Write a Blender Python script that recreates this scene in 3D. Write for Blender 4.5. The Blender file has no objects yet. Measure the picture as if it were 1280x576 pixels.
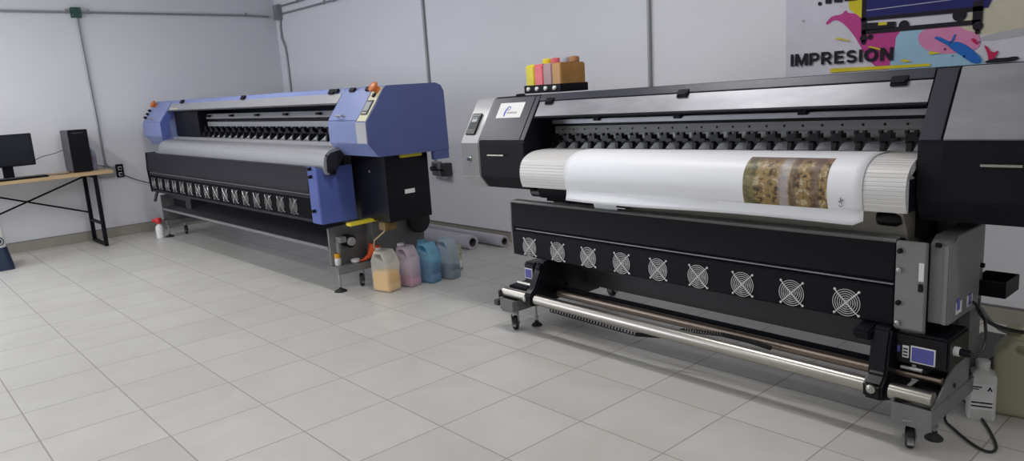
import bpy, bmesh, math, random
from mathutils import Vector, Matrix
random.seed(7)
C = bpy.context.scene.collection
PI = math.pi

# ------------------------------------------------------------------ materials
def new_mat(name):
    m = bpy.data.materials.new(name); m.use_nodes = True
    nt = m.node_tree; b = nt.nodes['Principled BSDF']
    return m, nt, b
def plain(name, col, rough=.5, metal=0., spec=.5, noise=0., nscale=8., bump=0., bscale=60., coat=0., emis=None, estr=0.):
    m, nt, b = new_mat(name)
    b.inputs['Base Color'].default_value = (*col, 1)
    b.inputs['Roughness'].default_value = rough
    b.inputs['Metallic'].default_value = metal
    b.inputs['Specular IOR Level'].default_value = spec
    b.inputs['Coat Weight'].default_value = coat
    if emis:
        b.inputs['Emission Color'].default_value = (*emis, 1); b.inputs['Emission Strength'].default_value = estr
    tc = nt.nodes.new('ShaderNodeTexCoord')
    if noise:
        n = nt.nodes.new('ShaderNodeTexNoise'); n.inputs['Scale'].default_value = nscale; n.inputs['Detail'].default_value = 5
        r = nt.nodes.new('ShaderNodeMapRange')
        r.inputs['From Min'].default_value = .3; r.inputs['From Max'].default_value = .7
        r.inputs['To Min'].default_value = 1-noise; r.inputs['To Max'].default_value = 1+noise
        mx = nt.nodes.new('ShaderNodeVectorMath'); mx.operation = 'SCALE'; mx.inputs[0].default_value = col
        nt.links.new(tc.outputs['Object'], n.inputs['Vector']); nt.links.new(n.outputs['Fac'], r.inputs['Value'])
        nt.links.new(r.outputs['Result'], mx.inputs['Scale']); nt.links.new(mx.outputs[0], b.inputs['Base Color'])
    if bump:
        n = nt.nodes.new('ShaderNodeTexNoise'); n.inputs['Scale'].default_value = bscale; n.inputs['Detail'].default_value = 3
        bp = nt.nodes.new('ShaderNodeBump'); bp.inputs['Strength'].default_value = bump; bp.inputs['Distance'].default_value = .002
        nt.links.new(tc.outputs['Object'], n.inputs['Vector']); nt.links.new(n.outputs['Fac'], bp.inputs['Height'])
        nt.links.new(bp.outputs['Normal'], b.inputs['Normal'])
    return m
def brushed(name, col, rough=.35, metal=.9, stretch=(1, 60, 60), amt=.12):
    m = plain(name, col, rough, metal)
    nt = m.node_tree; b = nt.nodes['Principled BSDF']; tc = nt.nodes['Texture Coordinate']
    mp = nt.nodes.new('ShaderNodeMapping'); mp.inputs['Scale'].default_value = stretch
    n = nt.nodes.new('ShaderNodeTexNoise'); n.inputs['Scale'].default_value = 3; n.inputs['Detail'].default_value = 6
    r = nt.nodes.new('ShaderNodeMapRange'); r.inputs['From Min'].default_value = .3; r.inputs['From Max'].default_value = .7
    r.inputs['To Min'].default_value = 1-amt; r.inputs['To Max'].default_value = 1+amt
    mx = nt.nodes.new('ShaderNodeVectorMath'); mx.operation = 'SCALE'; mx.inputs[0].default_value = col
    nt.links.new(tc.outputs['Object'], mp.inputs['Vector']); nt.links.new(mp.outputs[0], n.inputs['Vector'])
    nt.links.new(n.outputs['Fac'], r.inputs['Value']); nt.links.new(r.outputs['Result'], mx.inputs['Scale'])
    nt.links.new(mx.outputs[0], b.inputs['Base Color'])
    return m
def plastic_shell(name, tint, opac=.38):
    m = bpy.data.materials.new(name); m.use_nodes = True; nt = m.node_tree; nt.nodes.clear()
    out = nt.nodes.new('ShaderNodeOutputMaterial'); mix = nt.nodes.new('ShaderNodeMixShader')
    t = nt.nodes.new('ShaderNodeBsdfTransparent'); t.inputs[0].default_value = (*[min(1, c*1.05) for c in tint], 1)
    p = nt.nodes.new('ShaderNodeBsdfPrincipled'); p.inputs['Base Color'].default_value = (*tint, 1); p.inputs['Roughness'].default_value = .3
    mix.inputs[0].default_value = opac
    nt.links.new(t.outputs[0], mix.inputs[1]); nt.links.new(p.outputs[0], mix.inputs[2]); nt.links.new(mix.outputs[0], out.inputs[0])
    return m

M = {}
M['wall'] = plain('wall_paint', (.76, .762, .80), .75, noise=.02, nscale=1.3, bump=.12, bscale=35)
M['ceiling'] = plain('ceiling_paint', (.8, .8, .8), .85, noise=.02, nscale=2)
M['base'] = plain('baseboard_tile', (.36, .335, .29), .4, noise=.06, nscale=5)
M['cap'] = plain('grout_line', (.16, .15, .15), .8, noise=.05)
M['black'] = plain('black_powder_coat', (.006, .006, .010), .5, spec=.16, noise=.12, nscale=6, bump=.04, bscale=250)
M['black_gloss'] = plain('black_plastic', (.006, .006, .009), .3, spec=.25, noise=.1, nscale=9)
M['charcoal'] = plain('charcoal_panel', (.036, .038, .052), .36, metal=.2, noise=.08, nscale=4, bump=.05, bscale=300)
M['rubber'] = plain('black_rubber', (.012, .012, .012), .7, noise=.1)
M['silver'] = brushed('brushed_silver_panel', (.30, .30, .325), .42, .55, (1.2, 4, 4), .16)
M['silver_paint'] = plain('silver_paint', (.45, .45, .46), .38, metal=.3, noise=.04, nscale=7)
M['alu'] = brushed('ribbed_aluminium', (.66, .65, .64), .45, .3, (1, 80, 80), .05)
M['chrome'] = brushed('chrome_tube', (.44, .42, .385), .3, 1., (1, 30, 30), .05)
M['bronze'] = brushed('dull_steel_tube', (.26, .21, .175), .36, 1., (1, 30, 30), .08)
M['steel'] = plain('bare_steel', (.42, .42, .42), .3, metal=.9, noise=.08, nscale=20)
M['guard'] = plain('polished_wire', (.85, .85, .85), .25, metal=.5)
M['grey'] = plain('grey_powder_coat', (.17, .17, .172), .48, noise=.06, nscale=5, bump=.08, bscale=250)
M['grey_dark'] = plain('dark_grey_coat', (.048, .048, .052), .5, noise=.08, nscale=5)
M['grey_light'] = plain('light_grey_coat', (.21, .21, .21), .45, noise=.06, nscale=6)
M['beige'] = plain('warm_grey_plate', (.34, .32, .27), .5, noise=.05, nscale=4)
M['paper'] = plain('white_vinyl', (.86, .87, .91), .45, noise=.01, nscale=3)
M['paper_roll'] = plain('lilac_white_paper', (.52, .5, .56), .6, noise=.03, nscale=6)
M['white'] = plain('white_plastic', (.8, .8, .8), .4, noise=.02)
M['fan_black'] = plain('matt_black_panel', (.006, .006, .008), .8, spec=.08, noise=.1)
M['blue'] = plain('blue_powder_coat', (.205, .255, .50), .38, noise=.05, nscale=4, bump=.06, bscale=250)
M['blue_side'] = plain('shaded_blue_powder_coat', (.075, .10, .26), .42, noise=.05, nscale=4, bump=.06, bscale=250)  # same blue coat, darkened: shade of the side faces put into the colour
M['bracket_blue'] = plain('bright_blue_bracket', (.09, .13, .40), .4, noise=.06, nscale=5)
M['platen_grey'] = brushed('satin_steel_platen', (.40, .40, .42), .40, .45, (1, 50, 50), .07)
M['trough_grey'] = plain('slate_panel', (.022, .022, .030), .5, spec=.2, noise=.08, nscale=3, bump=.05, bscale=200)
M['yellow'] = plain('yellow_strip', (.75, .62, .04), .5, noise=.05)
M['cream'] = plain('cream_label', (.66, .64, .45), .5, noise=.03)
M['orange'] = plain('orange_plastic', (.60, .16, .03), .35, noise=.05)
M['red'] = plain('red_plastic', (.6, .03, .04), .35, noise=.05)
M['red_orange'] = plain('red_orange_plastic', (.85, .10, .02), .35, noise=.05)
M['lcd'] = plain('display_glass', (.035, .04, .045), .45, spec=.3, noise=.05)
M['lcd_text'] = plain('display_segments', (.55, .58, .6), .4, emis=(.6, .65, .7), estr=.15)
M['label_blue'] = plain('blue_label', (.09, .09, .36), .4, noise=.08, nscale=30)
M['label_white'] = plain('white_label', (.75, .75, .74), .5, noise=.03)
M['logo_blue'] = plain('logo_blue', (.02, .05, .45), .4)
M['logo_grey'] = plain('logo_grey', (.25, .25, .28), .5)
M['wood'] = None
M['conduit'] = brushed('galvanised_conduit', (.33, .34, .35), .45, .6, (10, 10, 1), .1)
M['green_box'] = plain('green_junction_box', (.02, .085, .06), .5, noise=.08)
M['navy'] = plain('navy_plastic', (.018, .03, .07), .35, noise=.05)
M['grey_box'] = plain('grey_outlet_box', (.3, .31, .33), .5, noise=.05)
M['cable'] = plain('black_cable', (.01, .01, .01), .45, noise=.1)
M['tube_clear'] = plain('yellowed_tube', (.5, .36, .2), .3, noise=.05)
M['brown'] = plain('bronze_plate', (.2, .13, .05), .4, metal=.4, noise=.1)

def wood():
    m, nt, b = new_mat('light_oak_top')
    tc = nt.nodes.new('ShaderNodeTexCoord'); mp = nt.nodes.new('ShaderNodeMapping'); mp.inputs['Scale'].default_value = (18, 1.2, 10)
    n = nt.nodes.new('ShaderNodeTexNoise'); n.inputs['Scale'].default_value = 3; n.inputs['Detail'].default_value = 6
    r = nt.nodes.new('ShaderNodeValToRGB'); r.color_ramp.elements[0].color = (.42, .28, .14, 1); r.color_ramp.elements[1].color = (.62, .45, .26, 1)
    nt.links.new(tc.outputs['Object'], mp.inputs[0]); nt.links.new(mp.outputs[0], n.inputs['Vector'])
    nt.links.new(n.outputs['Fac'], r.inputs[0]); nt.links.new(r.outputs[0], b.inputs['Base Color']); b.inputs['Roughness'].default_value = .4
    return m
M['wood'] = wood()

def floor_mat():
    m, nt, b = new_mat('ceramic_floor_tiles'); L = nt.links.new; N = nt.nodes.new
    geo = N('ShaderNodeNewGeometry'); sep = N('ShaderNodeSeparateXYZ'); L(geo.outputs['Position'], sep.inputs[0])
    def mth(op, a, bb=None):
        n = N('ShaderNodeMath'); n.operation = op
        for i, v in enumerate((a, bb)):
            if v is None: continue
            if isinstance(v, (int, float)): n.inputs[i].default_value = v
            else: L(v, n.inputs[i])
        return n.outputs[0]
    T = .45
    ux = mth('DIVIDE', mth('ADD', sep.outputs[0], 4.4036), T); uy = mth('DIVIDE', mth('ADD', sep.outputs[1], -.447), T)
    fx = mth('FRACT', ux); fy = mth('FRACT', uy)
    dx = mth('MINIMUM', fx, mth('SUBTRACT', 1., fx)); dy = mth('MINIMUM', fy, mth('SUBTRACT', 1., fy))
    d = mth('MINIMUM', dx, dy)
    g = N('ShaderNodeMapRange'); g.interpolation_type = 'SMOOTHSTEP'
    g.inputs['From Min'].default_value = .0045; g.inputs['From Max'].default_value = .0105; L(d, g.inputs['Value'])
    comb = N('ShaderNodeCombineXYZ'); L(mth('FLOOR', ux), comb.inputs[0]); L(mth('FLOOR', uy), comb.inputs[1])
    wn = N('ShaderNodeTexWhiteNoise'); wn.noise_dimensions = '2D'; L(comb.outputs[0], wn.inputs['Vector'])
    # cloudy veining, shifted per tile
    sh = N('ShaderNodeVectorMath'); sh.operation = 'SCALE'; L(wn.outputs['Color'], sh.inputs[0]); sh.inputs['Scale'].default_value = 7.
    ad = N('ShaderNodeVectorMath'); L(geo.outputs['Position'], ad.inputs[0]); L(sh.outputs[0], ad.inputs[1])
    n1 = N('ShaderNodeTexNoise'); n1.inputs['Scale'].default_value = 3.2; n1.inputs['Detail'].default_value = 6; n1.inputs['Distortion'].default_value = .8
    L(ad.outputs[0], n1.inputs['Vector'])
    ramp = N('ShaderNodeValToRGB'); ramp.color_ramp.elements[0].position = .3; ramp.color_ramp.elements[1].position = .72
    ramp.color_ramp.elements[0].color = (.545, .53, .495, 1); ramp.color_ramp.elements[1].color = (.60, .59, .565, 1)
    L(n1.outputs['Fac'], ramp.inputs[0])
    tv = N('ShaderNodeMapRange'); tv.inputs['To Min'].default_value = .965; tv.inputs['To Max'].default_value = 1.03; L(wn.outputs['Value'], tv.inputs['Value'])
    sc = N('ShaderNodeVectorMath'); sc.operation = 'SCALE'; L(ramp.outputs[0], sc.inputs[0]); L(tv.outputs[0], sc.inputs['Scale'])
    mix = N('ShaderNodeMix'); mix.data_type = 'RGBA'; L(g.outputs[0], mix.inputs['Factor'])
    mix.inputs['A'].default_value = (.36, .33, .30, 1); L(sc.outputs[0], mix.inputs['B'])
    L(mix.outputs['Result'], b.inputs['Base Color'])
    rr = N('ShaderNodeMapRange'); rr.inputs['To Min'].default_value = .7; rr.inputs['To Max'].default_value = .30; L(g.outputs[0], rr.inputs['Value'])
    n2 = N('ShaderNodeTexNoise'); n2.inputs['Scale'].default_value = 1.7; n2.inputs['Detail'].default_value = 4; L(geo.outputs['Position'], n2.inputs['Vector'])
    L(mth('ADD', rr.outputs[0], mth('MULTIPLY', n2.outputs['Fac'], .12)), b.inputs['Roughness'])
    bp = N('ShaderNodeBump'); bp.inputs['Strength'].default_value = .5; bp.inputs['Distance'].default_value = .002
    L(g.outputs[0], bp.inputs['Height']); L(bp.outputs[0], b.inputs['Normal'])
    return m
M['floor'] = floor_mat()

def picture_mat():
    # generic brown and ochre town-street print: blocks, arches of colour, foliage to one side
    m, nt, b = new_mat('printed_street_picture'); L = nt.links.new; N = nt.nodes.new
    uv = N('ShaderNodeUVMap'); sep = N('ShaderNodeSeparateXYZ'); L(uv.outputs[0], sep.inputs[0])
    mp = N('ShaderNodeMapping'); mp.inputs['Scale'].default_value = (11, 9, 1); L(uv.outputs[0], mp.inputs[0])
    v = N('ShaderNodeTexBrick'); v.inputs['Scale'].default_value = 1.; v.inputs['Brick Width'].default_value = .9; v.inputs['Row Height'].default_value = 1.7; v.inputs['Mortar Size'].default_value = .05; v.inputs['Color1'].default_value = (0, 0, 0, 1); v.inputs['Color2'].default_value = (1, 1, 1, 1); v.inputs['Mortar'].default_value = (.25, .25, .25, 1)
    n = N('ShaderNodeTexNoise'); n.inputs['Scale'].default_value = 1.2; n.inputs['Detail'].default_value = 8; n.inputs['Distortion'].default_value = .5
    L(mp.outputs[0], n.inputs['Vector']); L(mp.outputs[0], v.inputs['Vector'])
    r = N('ShaderNodeValToRGB'); cr = r.color_ramp
    cr.elements[0].position = .3; cr.elements[0].color = (.035, .022, .012, 1)
    cr.elements[1].position = .7; cr.elements[1].color = (.55, .42, .2, 1)
    for p, c in ((.4, (.2, .12, .04)), (.5, (.36, .24, .08)), (.58, (.25, .15, .06)), (.64, (.45, .40, .30))):
        e = cr.elements.new(p); e.color = (*c, 1)
    mixf = N('ShaderNodeMath'); mixf.operation = 'ADD'; L(n.outputs['Fac'], mixf.inputs[0])
    sc = N('ShaderNodeMath'); sc.operation = 'MULTIPLY'; sc.inputs[1].default_value = .30; 
    vs = N('ShaderNodeSeparateXYZ'); L(v.outputs['Color'], vs.inputs[0]); L(vs.outputs[0], sc.inputs[0]); L(sc.outputs[0], mixf.inputs[1])
    sb = N('ShaderNodeMath'); sb.operation = 'SUBTRACT'; sb.inputs[1].default_value = .14; L(mixf.outputs[0], sb.inputs[0])
    L(sb.outputs[0], r.inputs[0])
    # green at the left, pale gap in the middle, mauve at the top
    def band(src, pts):
        q = N('ShaderNodeValToRGB'); q.color_ramp.interpolation = 'LINEAR'
        q.color_ramp.elements[0].position = pts[0][0]; q.color_ramp.elements[0].color = (*[pts[0][1]]*3, 1)
        q.color_ramp.elements[1].position = pts[-1][0]; q.color_ramp.elements[1].color = (*[pts[-1][1]]*3, 1)
        for p, w in pts[1:-1]:
            e = q.color_ramp.elements.new(p); e.color = (w, w, w, 1)
        L(src, q.inputs[0]); return q.outputs[0]
    def mixc(fac, a, col, k=1.):
        f = N('ShaderNodeMath'); f.operation = 'MULTIPLY'; L(fac, f.inputs[0]); f.inputs[1].default_value = k
        mx = N('ShaderNodeMix'); mx.data_type = 'RGBA'; L(f.outputs[0], mx.inputs['Factor']); L(a, mx.inputs['A']); mx.inputs['B'].default_value = (*col, 1)
        return mx.outputs['Result']
    c = r.outputs[0]
    c = mixc(band(sep.outputs[0], [(0, 1), (.1, .9), (.2, 0), (1, 0)]), c, (.12, .14, .05), .6)
    c = mixc(band(sep.outputs[0], [(0, 0), (.42, 0), (.475, 1), (.54, 1), (.57, 0), (1, 0)]), c, (.42, .40, .42), .75)
    c = mixc(band(sep.outputs[0], [(0, 0), (.56, 0), (.58, 1), (.64, 1), (.66, 0), (1, 0)]), c, (.06, .035, .02), .7)
    c = mixc(band(sep.outputs[0], [(0, 0), (.80, 0), (.83, 1), (.9, 1), (.92, 0), (1, 0)]), c, (.10, .06, .05), .7)
    c = mixc(band(sep.outputs[1], [(0, 0), (.8, 0), (1, 1)]), c, (.2, .15, .18), .8)
    L(c, b.inputs['Base Color']); b.inputs['Roughness'].default_value = .45
    return m
M['picture'] = picture_mat()

# ------------------------------------------------------------------ mesh builder
class MB:
    def __init__(s): s.v = []; s.f = []
    def add(s, vs, fs):
        o = len(s.v); s.v += [tuple(v) for v in vs]; s.f += [tuple(i+o for i in f) for f in fs]; return s
    def box(s, x0, x1, y0, y1, z0, z1):
        return s.add([(x0,y0,z0),(x1,y0,z0),(x1,y1,z0),(x0,y1,z0),(x0,y0,z1),(x1,y0,z1),(x1,y1,z1),(x0,y1,z1)],
                     [(0,3,2,1),(4,5,6,7),(0,1,5,4),(1,2,6,5),(2,3,7,6),(3,0,4,7)])
    def prism(s, poly, a0, a1, axis='x'):
        def P(p, a): return (a, p[0], p[1]) if axis == 'x' else ((p[0], a, p[1]) if axis == 'y' else (p[0], p[1], a))
        n = len(poly)
        return s.add([P(p, a0) for p in poly]+[P(p, a1) for p in poly],
                     [tuple(range(n))[::-1], tuple(range(n, 2*n))]+[(i, (i+1) % n, n+(i+1) % n, n+i) for i in range(n)])
    def tube(s, pts, r, n=10, closed=False):
        pts = [Vector(p) for p in pts]; k = len(pts); rs = r if isinstance(r, (list, tuple)) else [r]*k
        vs = []; prev = None
        for i, p in enumerate(pts):
            if closed: t = (pts[(i+1) % k]-pts[i-1]).normalized()
            else: t = ((pts[min(i+1, k-1)]-pts[max(i-1, 0)])).normalized()
            if prev is None:
                a = Vector((0, 0, 1)) if abs(t.z) < .9 else Vector((1, 0, 0)); u = t.cross(a).normalized()
            else: u = (prev-t*prev.dot(t)).normalized()
            prev = u; w = t.cross(u)
            vs += [p+rs[i]*(math.cos(2*PI*j/n)*u+math.sin(2*PI*j/n)*w) for j in range(n)]
        fs = []
        for i in range(k if closed else k-1):
            a = i*n; b = ((i+1) % k)*n
            fs += [(a+j, a+(j+1) % n, b+(j+1) % n, b+j) for j in range(n)]
        if not closed: fs += [tuple(range(n))[::-1], tuple(range((k-1)*n, k*n))]
        return s.add(vs, fs)
    def cyl(s, p0, p1, r0, r1=None, n=20): return s.tube([p0, p1], [r0, r0 if r1 is None else r1], n)
    def lathe(s, prof, c=(0, 0, 0), n=24, ax='z'):
        vs = []; k = len(prof)
        for r, h in prof:
            for j in range(n):
                a = 2*PI*j/n; x, y = r*math.cos(a), r*math.sin(a)
                p = (x, y, h) if ax == 'z' else ((h, x, y) if ax == 'x' else (x, h, y))
                vs.append((p[0]+c[0], p[1]+c[1], p[2]+c[2]))
        fs = [(i*n+j, i*n+(j+1) % n, (i+1)*n+(j+1) % n, (i+1)*n+j) for i in range(k-1) for j in range(n)]
        fs += [tuple(range(n))[::-1], tuple(range((k-1)*n, k*n))]
        return s.add(vs, fs)
    def ring(s, c, R, r, axis='y', n=28, m=6):
        pts = []
        for i in range(n):
            a = 2*PI*i/n; x, y = R*math.cos(a), R*math.sin(a)
            p = {'z': (x, y, 0), 'x': (0, x, y), 'y': (x, 0, y)}[axis]
            pts.append((c[0]+p[0], c[1]+p[1], c[2]+p[2]))
        return s.tube(pts, r, m, True)
    def strip(s, path, x0, x1, th):
        """bent plate: path of (y,z) swept along x, thickness th to the inside (left of travel)"""
        nrm = []
        for i in range(len(path)):
            a = Vector(path[max(i-1, 0)]); b = Vector(path[min(i+1, len(path)-1)]); t = (b-a).normalized(); nrm.append(Vector((-t.y, t.x)))
        back = [tuple(Vector(p)+n*th) for p, n in zip(path, nrm)]
        return s.quadstrip(path, back, x0, x1)
    def quadstrip(s, A, B, x0, x1):
        n = len(A); vs = []
        for x in (x0, x1): vs += [(x, *p) for p in A]+[(x, *p) for p in B]
        m = 2*n; fs = []
        for i in range(n-1):
            fs += [(i, i+1, m+i+1, m+i), (n+i+1, n+i, m+n+i, m+n+i+1), (i+1, i, n+i, n+i+1), (m+i, m+i+1, m+n+i+1, m+n+i)]
        fs += [(0, m, m+n, n), (n-1, 2*n-1, m+2*n-1, m+n-1)]
        return s.add(vs, fs)
    def build(s, name, mat, parent=None, bevel=0, off=None, warp=None, ang=35, seg=2):
        vs = s.v
        if warp: vs = [warp(*v) for v in vs]
        if off: vs = [(x-off[0], y-off[1], z-off[2]) for x, y, z in vs]
        me = bpy.data.meshes.new(name); me.from_pydata(vs, [], s.f); me.update()
        bm = bmesh.new(); bm.from_mesh(me); bmesh.ops.recalc_face_normals(bm, faces=bm.faces)
        if bevel:
            es = [e for e in bm.edges if len(e.link_faces) == 2 and e.calc_face_angle(0) > math.radians(30)]
            bmesh.ops.bevel(bm, geom=es, offset=bevel, segments=seg, affect='EDGES', clamp_overlap=True)
        bm.to_mesh(me); bm.free()
        me.polygons.foreach_set('use_smooth', [True]*len(me.polygons)); me.set_sharp_from_angle(angle=math.radians(ang))
        me.materials.append(M[mat] if isinstance(mat, str) else mat)
        o = bpy.data.objects.new(name, me); C.objects.link(o)
        if parent: o.parent = parent
        return o

def tag(o, label=None, cat=None, group=None, kind=None):
    if label: o['label'] = label
    if cat: o['category'] = cat
    if group: o['group'] = group
    if kind: o['kind'] = kind
    return o
def empty(name, loc, label, cat, rz=0, group=None):
    o = bpy.data.objects.new(name, None); C.objects.link(o); o.location = loc; o.rotation_euler = (0, 0, rz); o.empty_display_size = .1
    return tag(o, label, cat, group)
def struct(o): o['kind'] = 'structure'; return o
def kids(o): return [c for c in bpy.data.objects if c.parent == o]
def copy_tree(o, parent=None):
    c = o.copy(); C.objects.link(c)
    if parent: c.parent = parent
    for k in kids(o):
        copy_tree(k, c)
    return c

# ------------------------------------------------------------------ room shell
XL, XR, YB, YF, ZC = -9.97, 3.4, 4.72, -3.2, 3.15
struct(MB().box(XL-.1, XR+.1, YF-.1, YB+.1, -.1, 0).build('floor', 'floor'))
struct(MB().box(XL-.1, XR+.1, YF-.1, YB+.1, ZC, ZC+.1).build('ceiling', 'ceiling'))
struct(MB().box(XL-.1, XL, YF, YB, 0, ZC).build('wall_left', 'wall'))
struct(MB().box(XL-.1, XR+.1, YB, YB+.1, 0, ZC).build('wall_back', 'wall'))
struct(MB().box(XR, XR+.1, YF, YB, 0, ZC).build('wall_right', 'wall'))
struct(MB().box(XL-.1, XR+.1, YF-.1, YF, 0, ZC).build('wall_front', 'wall'))
b = struct(MB().box(XL, XL+.010, YF, YB, 0, .115).build('baseboard_left', 'base'))
MB().box(XL, XL+.011, YF, YB-.012, .115, .121).build('baseboard_cap', 'cap', b)
b = struct(MB().box(XL+.010, XR, YB-.010, YB, 0, .093).build('baseboard_back', 'base'))
MB().box(XL+.012, XR, YB-.011, YB, .093, .105).build('baseboard_cap', 'cap', b)

# ------------------------------------------------------------------ conduits and wall boxes
def conduit(pts, label, r=.013, straps=()):
    mb = MB().tube(pts, r, 12)
    root = mb.build('wall_conduit', 'conduit'); tag(root, label, 'conduit')
    for p, ax in straps:
        s = MB(); x, y, z = p
        if ax == 'y': s.ring((x, y, z), r+.003, .004, 'y', 14, 5); s.box(XL, XL+.02, y-.008, y+.008, z+.012, z+.04)
        elif ax == 'x': s.ring((x, y, z), r+.003, .004, 'x', 14, 5); s.box(x-.008, x+.008, YB-.02, YB, z+.012, z+.04)
        else: s.ring((x, y, z), r+.003, .004, 'z', 14, 5)
        s.build('strap', 'steel', root)
    return root
yc = YB-.018; xc = XL+.018
conduit([(xc, YF+.1, 2.672), (xc, 2.20, 2.672)], 'horizontal grey metal conduit on left wall, left of the green box', straps=[((xc, 2.17, 2.672), 'y')])
conduit([(xc, 2.31, 2.672), (xc, 4.3, 2.668), (xc, 4.62, 2.655)], 'horizontal grey metal conduit on left wall from green box to the corner', straps=[((xc, 4.30, 2.668), 'y'), ((xc, 2.40, 2.672), 'y')])
conduit([(xc, 2.266, 2.61), (xc, 2.312, .885)], 'vertical grey conduit dropping from the green box to the outlet by the desk')
conduit([(-9.80, yc, 2.60), (-9.82, yc, 2.50), (-9.815, yc, 2.36), (-9.74, yc, 2.24), (-9.73, yc, 2.1), (-9.725, yc, 1.25)], 'bent thin conduit running down the room corner behind blue printer', .014)
conduit([(-9.75, yc, 2.775), (-4.0, yc, 2.775), (XR, yc, 2.775)], 'upper of the two parallel conduits high on the back wall', straps=[((-9.25, yc, 2.775), 'x')])
conduit([(-9.75, yc, 2.672), (-4.0, yc, 2.672), (XR, yc, 2.672)], 'lower of the two parallel conduits high on the back wall', straps=[((-8.55, yc, 2.672), 'x'), ((-8.3, yc, 2.672), 'x')])
conduit([(-6.492, yc, 2.66), (-6.488, yc, .74)], 'vertical conduit on back wall rising behind the blue printer right end', .015)
conduit([(-3.585, yc, 2.66), (-3.60, yc, .8)], 'vertical conduit on back wall rising behind the black printer', .015)

gb = MB().box(XL, XL+.055, 2.208, 2.318, 2.61, 2.725).build('junction_box', 'green_box', bevel=.006)
tag(gb, 'dark green square junction box high on the left wall', 'junction box')
MB().box(XL+.055, XL+.059, 2.213, 2.313, 2.615, 2.72).build('cover_plate', 'green_box', gb, bevel=.001)
for yy, zz in ((2.22, 2.70), (2.305, 2.70), (2.22, 2.63), (2.305, 2.63)):
    MB().cyl((XL+.059, yy, zz), (XL+.062, yy, zz), .005, n=10).build('screw', 'steel', gb)
cb = MB().box(-9.88, -9.75, YB-.07, YB, 2.60, 2.80).build('junction_box', 'conduit', bevel=.005)
tag(cb, 'grey metal junction box in the room corner joining the conduits', 'junction box')
MB().box(-9.87, -9.76, YB-.074, YB-.07, 2.61, 2.79).build('cover_plate', 'conduit', cb, bevel=.001)
ob = MB().box(XL, XL+.05, 2.21, 2.40, .735, .86).build('outlet_box', 'grey_box', bevel=.006)
tag(ob, 'grey surface outlet box under the wall conduit beside desk end', 'outlet box')
MB().cyl((XL+.025, 2.312, .86), (XL+.025, 2.312, .90), .019, n=14).build('conduit_fitting', 'steel', ob)
oo = MB().box(XL, XL+.03, 2.415, 2.50, .72, .88).build('wall_outlet', 'black_gloss', bevel=.004)
tag(oo, 'black wall socket with white face right of the grey outlet box', 'wall outlet')
for zz in (.76, .83):
    MB().box(XL+.03, XL+.033, 2.437, 2.478, zz-.022, zz+.022).build('socket_face', 'label_white', oo, bevel=.002)
    MB().box(XL+.033, XL+.055, 2.445, 2.47, zz-.014, zz+.014).build('plug', 'black_gloss', oo, bevel=.003)

wo = MB().box(-6.52, -6.39, YB-.055, YB, .62, .77).build('wall_socket', 'grey_box', bevel=.006)
tag(wo, 'metal wall socket box on back wall behind blue printer ink box', 'wall outlet')
MB().box(-6.505, -6.405, YB-.058, YB-.055, .635, .755).build('socket_face', 'steel', wo, bevel=.002)
pl = MB(); pl.cyl((-6.45, YB-.058, .70), (-6.45, YB-.11, .70), .028, .024, 16); pl.tube([(-6.45, YB-.10, .70), (-6.40, YB-.13, .70), (-6.33, YB-.12, .695), (-6.27, YB-.09, .69)], .012, 8)
pl.build('plug', 'black_gloss', wo)
MB().box(-6.33, -6.22, YB-.08, YB, .62, .76).build('breaker', 'grey_dark', wo, bevel=.006)

# ------------------------------------------------------------------ poster on the back wall
def poly_part(name, pts, mat, depth, parent):
    y = YB-.004-depth
    mb = MB(); n = len(pts)
    mb.add([(x, y, z) for x, z in pts]+[(x, y+.0006, z) for x, z in pts],
           [tuple(range(n)), tuple(range(n, 2*n))[::-1]]+[(i, (i+1) % n, n+(i+1) % n, n+i) for i in range(n)])
    return mb.build(name, mat, parent)
def smooth(pts, it=2):
    for _ in range(it):
        q = []
        for i in range(len(pts)):
            a, b_ = pts[i], pts[(i+1) % len(pts)]
            q += [(a[0]*.75+b_[0]*.25, a[1]*.75+b_[1]*.25), (a[0]*.25+b_[0]*.75, a[1]*.25+b_[1]*.75)]
        pts = q
    return pts
for k, c in dict(p_mag=(.50, .06, .26), p_pink=(.66, .24, .43), p_cyan=(.32, .52, .68), p_yellow=(.66, .56, .03), p_cream=(.58, .55, .42),
                 p_navy=(.022, .022, .14), p_black=(.016, .013, .02), p_blue=(.02, .14, .50), p_red=(.50, .02, .09), p_white=(.64, .62, .70),
                 p_lilac=(.50, .49, .60), p_grey=(.45, .45, .48)).items():
    M[k] = plain('poster_ink_'+k[2:], c, .7, spec=.25, noise=.05, nscale=9)
po = MB().box(-2.49, -.25, YB-.004, YB, 1.30, 2.50).build('advertising_poster', 'p_white')
tag(po, 'large white wall poster with paint splashes, printer picture and the word IMPRESION', 'poster')
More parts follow.
